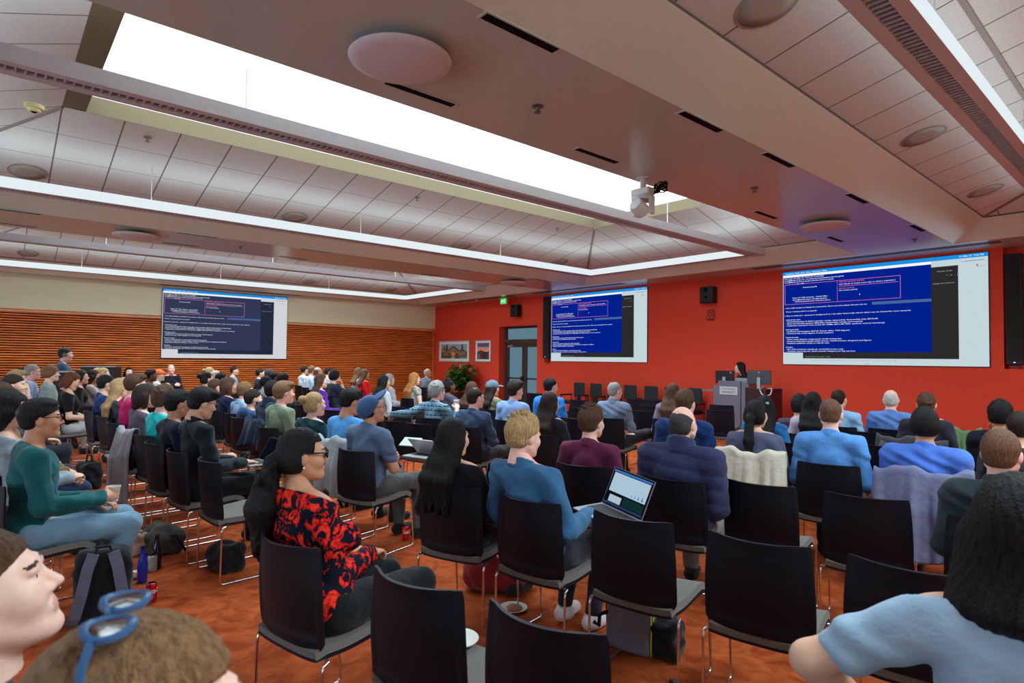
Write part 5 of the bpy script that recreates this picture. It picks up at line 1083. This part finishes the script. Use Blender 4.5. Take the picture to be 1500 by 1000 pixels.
# armchairs along the red wall, facing the audience
M_VINYL = mat('teal_black_vinyl', srgb(30, 44, 48), .45, spec=.4, noise=.1)
acl = ('leftmost of the row', 'second from left', 'behind the grey sweater man', 'just right of the grey sweater man', 'fifth from left', 'left of the half-up hair', 'nearest the lectern')
proto = None
for i, x in enumerate((-11.6, -10.98, -10.36, -9.8, -9.15, -8.54, -7.9)):
    lab = 'dark armchair against the red wall, '+acl[i]; loc = (x, 12.42, 0)
    if proto: copy_thing(proto, loc, 0, lab); continue
    t = proto = thing('armchair', lab, 'chair', loc, 0, 'dark armchairs along the red wall')
    m = MB(); m.box((-.2, .2, .62), (.2, .26, .985), bev=.02); m.build('backrest', M_VINYL, t)
    m = MB(); m.box((-.24, -.24, .4), (.24, .2, .5), bev=.02); m.build('seat', M_VINYL, t)
    for sx in (-1, 1):
        m = MB(); m.box((sx*.27-.03, -.26, .62), (sx*.27+.03, .22, .665), bev=.012); m.build('armrest', M_VINYL, t)
        m = MB(); m.tube([(sx*.27, -.22, 0), (sx*.27, -.22, .63)], .014, 8); m.tube([(sx*.27, .2, 0), (sx*.27, .2, .63)], .014, 8); m.box((sx*.27-.012, -.24, .4), (sx*.27+.012, .22, .43)); m.build('leg', M_BLACKP, t)
    m = MB(); m.box((-.06, .2, .45), (.06, .235, .66)); m.build('back_support', M_BLACKP, t)
# coats over chair backs
def drape(lab, chx, chy, rz, col, w=.5, drop=.45, top=.885, sleeve=True, seed=1, front=.12, name='jacket', kind='coat'):
    t = thing(name, lab, kind, (chx, chy, 0), rz, 'coats hung over chair backs'); rg = random.Random(seed); p = [rg.uniform(0, 6.28) for _ in range(4)]
    total = front+.06+drop
    def f(u, v):
        s = 2*u-1; d = v*total
        fold = (math.sin(s*9+p[0])+.6*math.sin(s*17+p[1])+.4*math.sin(s*27+p[2]))
        yb = -.268+.05*abs(s*min(1, w/.46))**2.2
        sag = .02*math.sin(s*5+p[3])+.008*math.sin(s*13+p[0])
        if d < front: y, z = yb+.022, top-.03-(front-d)
        elif d < front+.06: a = (d-front)/.06*PI; y, z = yb-.006+.03*math.cos(a), top-.03+.03*math.sin(a)
        else:
            q = d-front-.06; k = min(1, q/.25); y, z = yb-.036-.02*k-.026*k*(fold+1.2)*.9, top-.03-q*(1+.1*math.sin(s*3+p[1]))
        return (s*w/2*(1+.12*max(0, (d-front-.06))/drop*.8+.01*fold), y, z+sag)
    m = MB(); sheet(m, f, 56, 40, .012); o = m.build('body', cloth_mat(col), t, True)
    if sleeve:
        for sd in (-1, 1):
            m = MB(); x = sd*w*.4; m.tube([(x*.85, -.31, top-.06), (x*1.02, -.335, top-.18), (x*1.06, -.345, top-.32), (x*1.0+.02, -.35, top-.3-drop*.4)], [.05, .055, .05, .042], 12); m.build('sleeve', cloth_mat(col), t, True)
    return t
drape('pale grey coat hanging long over the chair of the turquoise T-shirt', -7.1, 1.30, math.radians(6), (150, 146, 152), .5, .72, seed=3, sleeve=False, kind='coat')
drape('light grey jacket over the chair of the sky blue T-shirt', -5.307, 2.629, math.radians(14), (168, 176, 180), .5, .47, seed=5, sleeve=False)
drape('beige coat folded over the chair of the woman with the ponytail', -2.478, 4.929, math.radians(12), (214, 204, 186), .56, .4, top=.9, seed=8, front=.1, sleeve=False)
drape('blue grey jacket over the chair of the cornflower blue shirt', -1.315, 5.13, math.radians(8), (112, 116, 148), .58, .62, top=.89, seed=11, sleeve=False)
drape('dark grey jacket over the chair of the woman with clipped brown hair', -1.95, 7.2, math.radians(10), (66, 66, 72), .6, .4, seed=12)
chair(-1.87, 8.58, math.radians(10), 'black stacking chair under the green jacket near the red wall')
drape('green jacket over a chair right of the woman with clipped brown hair', -1.87, 8.58, math.radians(10), (88, 120, 78), .44, .2, seed=16, sleeve=False)
drape('navy padded jacket over an empty chair behind the sage green T-shirt', -7.254, 2.596, math.radians(8), (30, 40, 62), .5, .26, seed=14, sleeve=False)
# generic helper: soft shapes with rounded corners
def rbox(s, c, b, r, k=.02, R=None):
    c, b = A_(*c), A_(*b); ext = b if R is None else np.abs(R)@b
    def f(X, Y, Z):
        x, y, z = X-c[0], Y-c[1], Z-c[2]
        if R is not None: x, y, z = (R[0, 0]*x+R[1, 0]*y+R[2, 0]*z, R[0, 1]*x+R[1, 1]*y+R[2, 1]*z, R[0, 2]*x+R[1, 2]*y+R[2, 2]*z)
        qx, qy, qz = np.abs(x)-b[0]+r, np.abs(y)-b[1]+r, np.abs(z)-b[2]+r
        return np.sqrt(np.maximum(qx, 0)**2+np.maximum(qy, 0)**2+np.maximum(qz, 0)**2)+np.minimum(np.maximum(qx, np.maximum(qy, qz)), 0)-r
    s.p.append((f, c-ext, c+ext, k, 1)); return s
wr = lambda a=.004, p=0: (lambda X, Y, Z: a*np.sin(31*Z+19*X+p+3*np.sin(17*Y+p))+a*.8*np.sin(43*X-23*Z+2*np.sin(29*Z)))
def soft(t, name, s, mt, h=.008, disp=None): v, f = s.mesh(h, (), disp); return put(name, pyd(name, v, f), mt, t)
def band(m, pts, w, nrm):
    """flat strap along pts"""
    P = [Vector(p) for p in pts]; n = Vector(nrm).normalized()
    for i in range(len(P)-1):
        d = (P[i+1]-P[i]).normalized(); sd = d.cross(n).normalized()*w/2
        d0 = (P[i]-P[i-1]).normalized() if i else d; d2 = (P[i+2]-P[i+1]).normalized() if i+2 < len(P) else d
        s0 = ((d0+d).normalized().cross(n)).normalized()*w/2; s1 = ((d2+d).normalized().cross(n)).normalized()*w/2; h_ = n*.006
        a, b, c, e = P[i]+s0, P[i]-s0, P[i+1]-s1, P[i+1]+s1
        k = len(m.v); m.v += [tuple(q) for q in (a-h_, b-h_, c-h_, e-h_, a+h_, b+h_, c+h_, e+h_)]; m.f += [tuple(j+k for j in q) for q in ((0, 3, 2, 1), (4, 5, 6, 7), (0, 1, 5, 4), (1, 2, 6, 5), (2, 3, 7, 6), (3, 0, 4, 7))]; m.m += [0]*6
BLK = cloth_mat((22, 22, 26)); GRYS = cloth_mat((92, 94, 112))
t = thing('backpack', 'black backpack with grey shoulder straps on the floor beside the jeans', 'backpack', (-4.4, .56, 0), math.radians(80))
s = Sdf(); rbox(s, (0, 0, .225), (.15, .09, .225), .07); soft(t, 'bag', s, BLK, .009, wr(.004))
m = MB()
for sx in (-1, 1): m_ = MB(); band(m_, [(sx*.05, -.085, .44), (sx*.075, -.115, .36), (sx*.1, -.13, .22), (sx*.13, -.115, .09), (sx*.15, -.08, .04)], .06, (0, -1, 0)); m_.build('strap', GRYS, t)
m = MB(); m.tube([(-.04, -.07, .44), (-.03, -.08, .475), (.03, -.08, .475), (.04, -.07, .44)], .009, 8); m.build('handle', BLK, t, True)
m = MB(); band(m, [(.15, -.08, .04), (.2, -.11, .03), (.28, -.14, .012)], .025, (0, 0, 1)); m.build('strap_end', BLK, t)
# cans, bottles, plates
def can(lab, x, y, z, col, txt=None):
    t = thing('drink_can', lab, 'can', (x, y, z)); m = MB()
    m.lathe([(.025, 0), (.031, .006), (.033, .014), (.033, .105), (.0285, .117), (.0265, .121)], 28); m.build('body', mat('can_%d%d%d' % col, srgb(*col), .25, metal=.35, noise=.04), t, True, ang=40)
    m = MB(); m.lathe([(.0265, .121), (.025, .1215), (.024, .118), (.001, .118)], 24); m.build('lid', M_ALU, t, True, ang=30); m = MB(); m.box((-.008, -.012, .118), (.008, .008, .1205)); m.build('tab', M_ALU, t)
    if txt:
        me = text_mesh([(txt, -.03, 0, .034, .104)], 'lettering'); c = np.empty(len(me.vertices)*3); me.vertices.foreach_get('co', c); c = c.reshape(-1, 3); a0 = math.atan2(-y, -x)
        a = a0+c[:, 0]/.033; me.vertices.foreach_set('co', np.stack([.0336*np.cos(a), .0336*np.sin(a), .06+c[:, 1]+.14*c[:, 0]*0], 1).ravel().astype(np.float32)); put('lettering', me, mat('can_white', srgb(240, 236, 232), .4, noise=.02), t)
can('red drink can with white lettering on the floor by the blue bottle', -4.575, .851, 0, (204, 16, 26), 'Coca-Cola')
can('red drink can on the floor right of the blue cap man', -4.696, 2.851, 0, (204, 16, 26), 'Coca-Cola'); can('silver drink can standing between the two bottles', -5.2, .965, 0, (150, 152, 140))
def bottle(lab, x, y, col):
    t = thing('glass_bottle', lab, 'bottle', (x, y, 0), 0, 'blue glass bottles on the floor'); m = MB()
    m.lathe([(.028, 0), (.034, .006), (.0345, .13), (.03, .165), (.016, .2), (.0135, .245)], 24); m.build('body', mat('blue_glass_%d' % col[2], srgb(*col), .08, spec=.7, noise=.05), t, True, ang=50)
    m = MB(); m.lathe([(.0145, .24), (.0145, .262), (.012, .264)], 18); m.build('cap', mat('bottle_cap', srgb(30, 34, 70), .4, metal=.3, noise=.05), t, True, ang=40)
bottle('bright blue glass bottle beside the red can', -4.987, .865, (16, 40, 150)); bottle('dark blue glass bottle behind the silver can', -5.237, 1.0, (12, 14, 44))
def plate(lab, x, y, z, food, r=.09):
    t = thing('paper_plate', lab, 'plate', (x, y, z), 0, 'white paper plates'); m = MB(); m.lathe([(.001, .004), (r*.68, .004), (r*.78, .01), (r, .018), (r*1.0, .021), (r*.76, .014), (r*.66, .008), (.001, .008)], 36); m.build('plate', mat('paper_white', srgb(226, 224, 216), .7, noise=.02), t, True, ang=40)
    if food:
        f = thing(food[0], food[1], food[2], (x+.01, y, z+.01)); s = Sdf(); s.ell((0, 0, .008), food[4], .01); soft(f, 'piece', s, mat('food_'+food[0], srgb(*food[3]), .75, noise=.2, nscale=70), .004, lambda X, Y, Z: .0012*np.sin(190*X+160*Y))
plate('white paper plate with a cookie on the carpet in the centre aisle', -2.947, 2.603, 0, ('cookie', 'large brown cookie on the plate in the centre aisle', 'cookie', (176, 112, 58), (.055, .05, .014)))
plate('white paper plate with green food on an empty chair seat', -2.0, 1.46, .47, ('melon_slice', 'pale green food on the plate on the empty chair', 'food', (176, 214, 84), (.038, .03, .016)))
plate('white paper plate beside the blue glass bottle', -5.156, .828, 0, ('pastry', 'brown pastry on the plate beside the blue bottle', 'pastry', (160, 98, 50), (.05, .035, .014)))
plate('white paper plate under the chairs at the far left', -6.2, .47, 0, None)
PAP = cloth_mat((178, 140, 122)); t = thing('paper_bag', 'crumpled brown paper bag on the floor behind the jeans', 'bag', (-5.75, .93, 0), .5); s = Sdf(); rbox(s, (0, 0, .09), (.1, .06, .09), .03); soft(t, 'bag', s, PAP, .007, wr(.008)); m = MB(); m.box((-.09, -.012, .17), (.09, .012, .2), bev=.005); m.build('fold', PAP, t)
# bags
t = thing('tote_bag', 'slumped dark red bag under the black-haired woman\'s chair', 'bag', (-3.3, 2.7, 0), math.radians(35)); s = Sdf(); s.ell((-.05, 0, .12), (.16, .13, .14), .04).ell((.12, .02, .09), (.14, .12, .1), .04).ell((-.08, .0, .22), (.09, .06, .08), .04); soft(t, 'bag', s, cloth_mat((124, 26, 28)), .009, lambda X, Y, Z: .009*np.sin(28*X+20*Z+3*np.sin(20*Y))+np.maximum(0, .02-Z)*2); m = MB(); m.tube([(-.12, -.03, .27), (-.1, -.05, .36), (.0, -.03, .38), (.04, .0, .3)], .008, 6); m.build('handle', cloth_mat((124, 26, 28)), t, True)
t = thing('laptop_bag', 'grey case with yellow piping standing under an empty chair', 'bag', (-2.1, 2.78, 0), math.radians(14)); s = Sdf(); rbox(s, (-.03, 0, .15), (.13, .07, .15), .03); soft(t, 'bag', s, cloth_mat((112, 108, 120)), .007, wr(.002))
for dy in (-.05, -.02): m = MB(); m.tube([(.104, dy, .01), (.106, dy, .15), (.1, dy, .29)], .0045, 6); m.build('piping', emat('neon_yellow', srgb(190, 220, 20), .35) if False else mat('neon_yellow', srgb(206, 236, 30), .5, noise=.03), t, True)
s = Sdf(); rbox(s, (.17, .03, .1), (.07, .08, .1), .03); soft(t, 'side_pouch', s, BLK, .008, wr(.008)); m = MB(); m.tube([(-.14, -.05, .2), (-.2, -.06, .17), (-.21, -.05, .1), (-.24, -.06, .12)], .012, 6); m.build('strap', BLK, t, True)
t = thing('shoulder_bag', 'dark purple bag on the floor behind the floral blouse', 'bag', (-2.62, .72, 0), math.radians(30)); s = Sdf(); rbox(s, (0, 0, .14), (.17, .1, .14), .06).ell((.06, -.02, .25), (.1, .09, .07), .04); soft(t, 'bag', s, cloth_mat((48, 40, 66)), .008, wr(.009)); m = MB(); m.tube([(-.14, -.02, .2), (-.2, -.04, .25), (-.3, -.06, .24), (-.36, -.08, .18), (-.38, -.08, .03)], .014, 8); m.build('strap', BLK, t, True)
t = thing('tote_bag', 'black bag with a standing loop handle at the bottom right', 'bag', (-.86, 1.62, 0), math.radians(-20)); s = Sdf(); rbox(s, (0, 0, .22), (.16, .08, .22), .06); soft(t, 'bag', s, BLK, .008, wr(.005)); m = MB(); m.tube([(-.02, 0, .42), (0, 0, .47), (.03, 0, .55), (.06, .0, .57), (.09, 0, .54), (.1, 0, .45), (.1, 0, .42)], .011, 8); m.build('handle', cloth_mat((52, 56, 78)), t, True)
t = thing('messenger_bag', 'olive grey bag lying beyond the jeans under the chairs', 'bag', (-5.72, 1.12, 0), math.radians(10)); s = Sdf(); rbox(s, (0, 0, .09), (.2, .13, .09), .05).ell((.0, .0, .17), (.14, .09, .06), .04); soft(t, 'bag', s, cloth_mat((66, 64, 58)), .009, wr(.007)); m = MB(); m.tube([(.15, 0, .15), (.24, .02, .16), (.3, .05, .08), (.28, .1, .01)], .012, 6); m.build('strap', BLK, t, True)
t = thing('handbag', 'black bag on the floor by the long blond hair', 'bag', (-8.9, .95, 0), .3); s = Sdf(); rbox(s, (0, 0, .16), (.16, .1, .16), .06); soft(t, 'bag', s, BLK, .01, wr(.006)); m = MB(); m.tube([(-.08, 0, .3), (-.05, 0, .4), (.05, 0, .4), (.08, 0, .3)], .01, 6); m.build('handle', BLK, t, True)
t = thing('handbag', 'dark bag under the empty chair at the left aisle', 'bag', (-4.9, 1.4, 0), .2); s = Sdf(); rbox(s, (0, 0, .1), (.14, .1, .1), .05); soft(t, 'bag', s, BLK, .009, wr(.006)); m = MB(); m.tube([(.1, 0, .15), (.16, .02, .19), (.2, .02, .1)], .01, 6); m.build('strap', BLK, t, True)
# laptops on knees
M_LAP = mat('laptop_grey', srgb(150, 154, 160), .35, metal=.5, noise=.03); M_KEY = mat('key_black', srgb(28, 28, 30), .6, noise=.1)
def laptop(lab, x, y, z, rz, tilt=105, w=.31, d=.215, glow=srgb(178, 204, 224), art=None, lid=None, roll=0):
    t = thing('laptop', lab, 'laptop', (x, y, z), rz, 'laptops on knees'); t.rotation_euler = (0, roll, rz)
    m = MB(); m.box((-w/2, -d/2, 0), (w/2, d/2, .014), bev=.003); m.build('base', lid or M_LAP, t); m = MB(); m.box((-w*.44, -d*.1, .0142), (w*.44, d*.4, .0152)); m.build('keyboard', M_KEY, t)
    a = math.radians(tilt-90); U = Matrix.Translation((0, d/2, .012)) @ Matrix.Rotation(-a, 4, 'X')
    m = MB(); m.box((-w/2, 0, 0), (w/2, .006, d), M=U); lo_ = m.build('lid', lid or M_LAP, t)
    if glow:
        def q(m, x0, z0, x1, z1, e): m.quad([U @ Vector(p) for p in ((x0*w-w/2, -e, z0*d), (x1*w-w/2, -e, z0*d), (x1*w-w/2, -e, z1*d), (x0*w-w/2, -e, z1*d))])
        m = MB(); q(m, .01, .01, .99, .99, .0006); m.build('bezel', M_DARK, lo_); m = MB(); q(m, .03, .04, .97, .95, .001); m.build('screen', emat('lap_'+lab[:12], glow if not art else srgb(8, 14, 22), .75), lo_)
        if art:
            for nm, (x0, z0, x1, z1), c in art: m = MB(); q(m, x0, z0, x1, z1, .0016); m.build(nm, emat('lapart_%s_%d' % (nm, c[0]), srgb(*c), .6), lo_)
            m = MB()
            for k, xx in enumerate((.62, .7, .78, .87)):
                r = .012+.005*k; c0 = .43; i0 = len(m.v); pts = [(xx, c0-r), (xx+r*.8, c0), (xx+r*.35, c0+r*1.8), (xx, c0+r*5), (xx-r*.35, c0+r*1.8), (xx-r*.8, c0)]; m.quad([U @ Vector((px*w-w/2, -.0022, pz*d)) for px, pz in pts])
            m.build('plot', emat('plot_blue', srgb(60, 120, 180), .6), lo_)
    return t
laptop('open laptop showing plots on a pale screen, on the knees of the denim blue shirt', -2.3, 2.75, .71, math.radians(-6), 112, .33, .235, art=[('menu_bar', (.03, .9, .97, .95), (60, 120, 200)), ('window', (.06, .38, .95, .88), (176, 204, 222)), ('dialog', (.12, .12, .42, .3), (176, 200, 214)), ('terminal', (.46, .12, .95, .34), (16, 48, 46)), ('dock', (.03, .05, .97, .1), (40, 60, 110))], roll=.12)
laptop('open laptop with a pale blue screen on the knees of the long black-haired woman', -3.06, 2.52, .69, math.radians(21), 112, glow=srgb(142, 164, 190))
laptop('open laptop under the hands of the man in the dark jacket', -5.42, 1.76, .69, math.radians(6), 120, glow=srgb(120, 150, 180))
laptop('silver laptop with rounded lid on the knees of the blue cap man', -4.86, 3.12, .69, math.radians(16), 45, glow=None, lid=mat('lid_white', srgb(206, 210, 212), .3, metal=.2, noise=.02))
t = thing('notebook', 'pale notebook held up beyond the blue cap man', 'notebook', (-5.2, 3.2, .78), .5); m = MB(); m.box((-.1, -.07, 0), (.1, .07, .012), bev=.003, M=Matrix.Rotation(.5, 4, 'X')); m.build('cover', mat('notebook_pale', srgb(186, 200, 208), .6, noise=.03), t)
# paper cups in hands
def cup(lab, key, sd):
    J = PEOPLE[key]; x, y, rz = J['loc']; shp, el, w_, fd, pn, hp = J[sd]; p = w_+unit_(fd)*.085+unit_(pn)*.03; c, s_ = math.cos(rz), math.sin(rz)
    t = thing('paper_cup', lab, 'cup', (x+c*p[0]-s_*p[1], y+s_*p[0]+c*p[1], p[2]-.045), 0, 'white paper cups')
    m = MB(); m.lathe([(.028, 0), (.041, .095), (.043, .097), (.041, .099), (.038, .094), (.026, .006), (.001, .006)], 28); m.build('cup', mat('cup_white', srgb(224, 222, 214), .6, noise=.02), t, True, ang=40)
    m = MB(); m.tube([(.036*math.cos(a), .036*math.sin(a), .035+.04*abs(math.sin(a*1.5))) for a in np.linspace(0, 6.28, 30)], .0022, 5); m.build('swirl', mat('cup_brown', srgb(150, 110, 80), .6, noise=.02), t)
k1 = [k for k in PEOPLE if 'green sweater' in k][0]; k2 = [k for k in PEOPLE if 'plaid' in k][0]
cup('white paper cup in the hand of the green sweater man', k1, 1); cup('white paper cup in the hand of the plaid shirt man', k2, 1)
# ------------------------------------------------------------------ camera, world, render look
f_px = 878.0
def unit(v): return v/np.linalg.norm(v)
cr = lambda u, v: np.array([(u-750)/f_px, -(v-500)/f_px, -1.0])
mx = unit(cr(-10, 518)); Yv = unit(cr(1752, 537.3)); Xv = -mx
Yv = unit(Yv-Xv*np.dot(Xv, Yv)*.5); Xv = unit(Xv-Yv*np.dot(Xv, Yv)); Zv = np.cross(Xv, Yv)
cam = bpy.data.cameras.new('camera'); cam.sensor_width = 36; cam.lens = f_px*36/1500; cam.clip_start = .02; cam.clip_end = 200
co = bpy.data.objects.new('camera', cam); COL.objects.link(co)
R3 = Matrix([list(Xv), list(Yv), list(Zv)]).to_4x4(); co.matrix_world = Matrix.Translation((0, 0, 1.62)) @ R3
cam.dof.use_dof = True; cam.dof.focus_distance = 7.0; cam.dof.aperture_fstop = 5.0
S.camera = co
w = bpy.data.worlds.new('world'); S.world = w; w.use_nodes = True
w.node_tree.nodes['Background'].inputs[0].default_value = (.6, .75, 1, 1); w.node_tree.nodes['Background'].inputs[1].default_value = .05
S.view_settings.view_transform = 'Standard'; S.view_settings.look = 'None'; S.view_settings.gamma = 1; S.view_settings.use_curve_mapping = False
S.view_settings.exposure = EXPO
S.cycles.use_denoising = True; S.cycles.max_bounces = 8; S.cycles.diffuse_bounces = 5; S.cycles.sample_clamp_indirect = 6
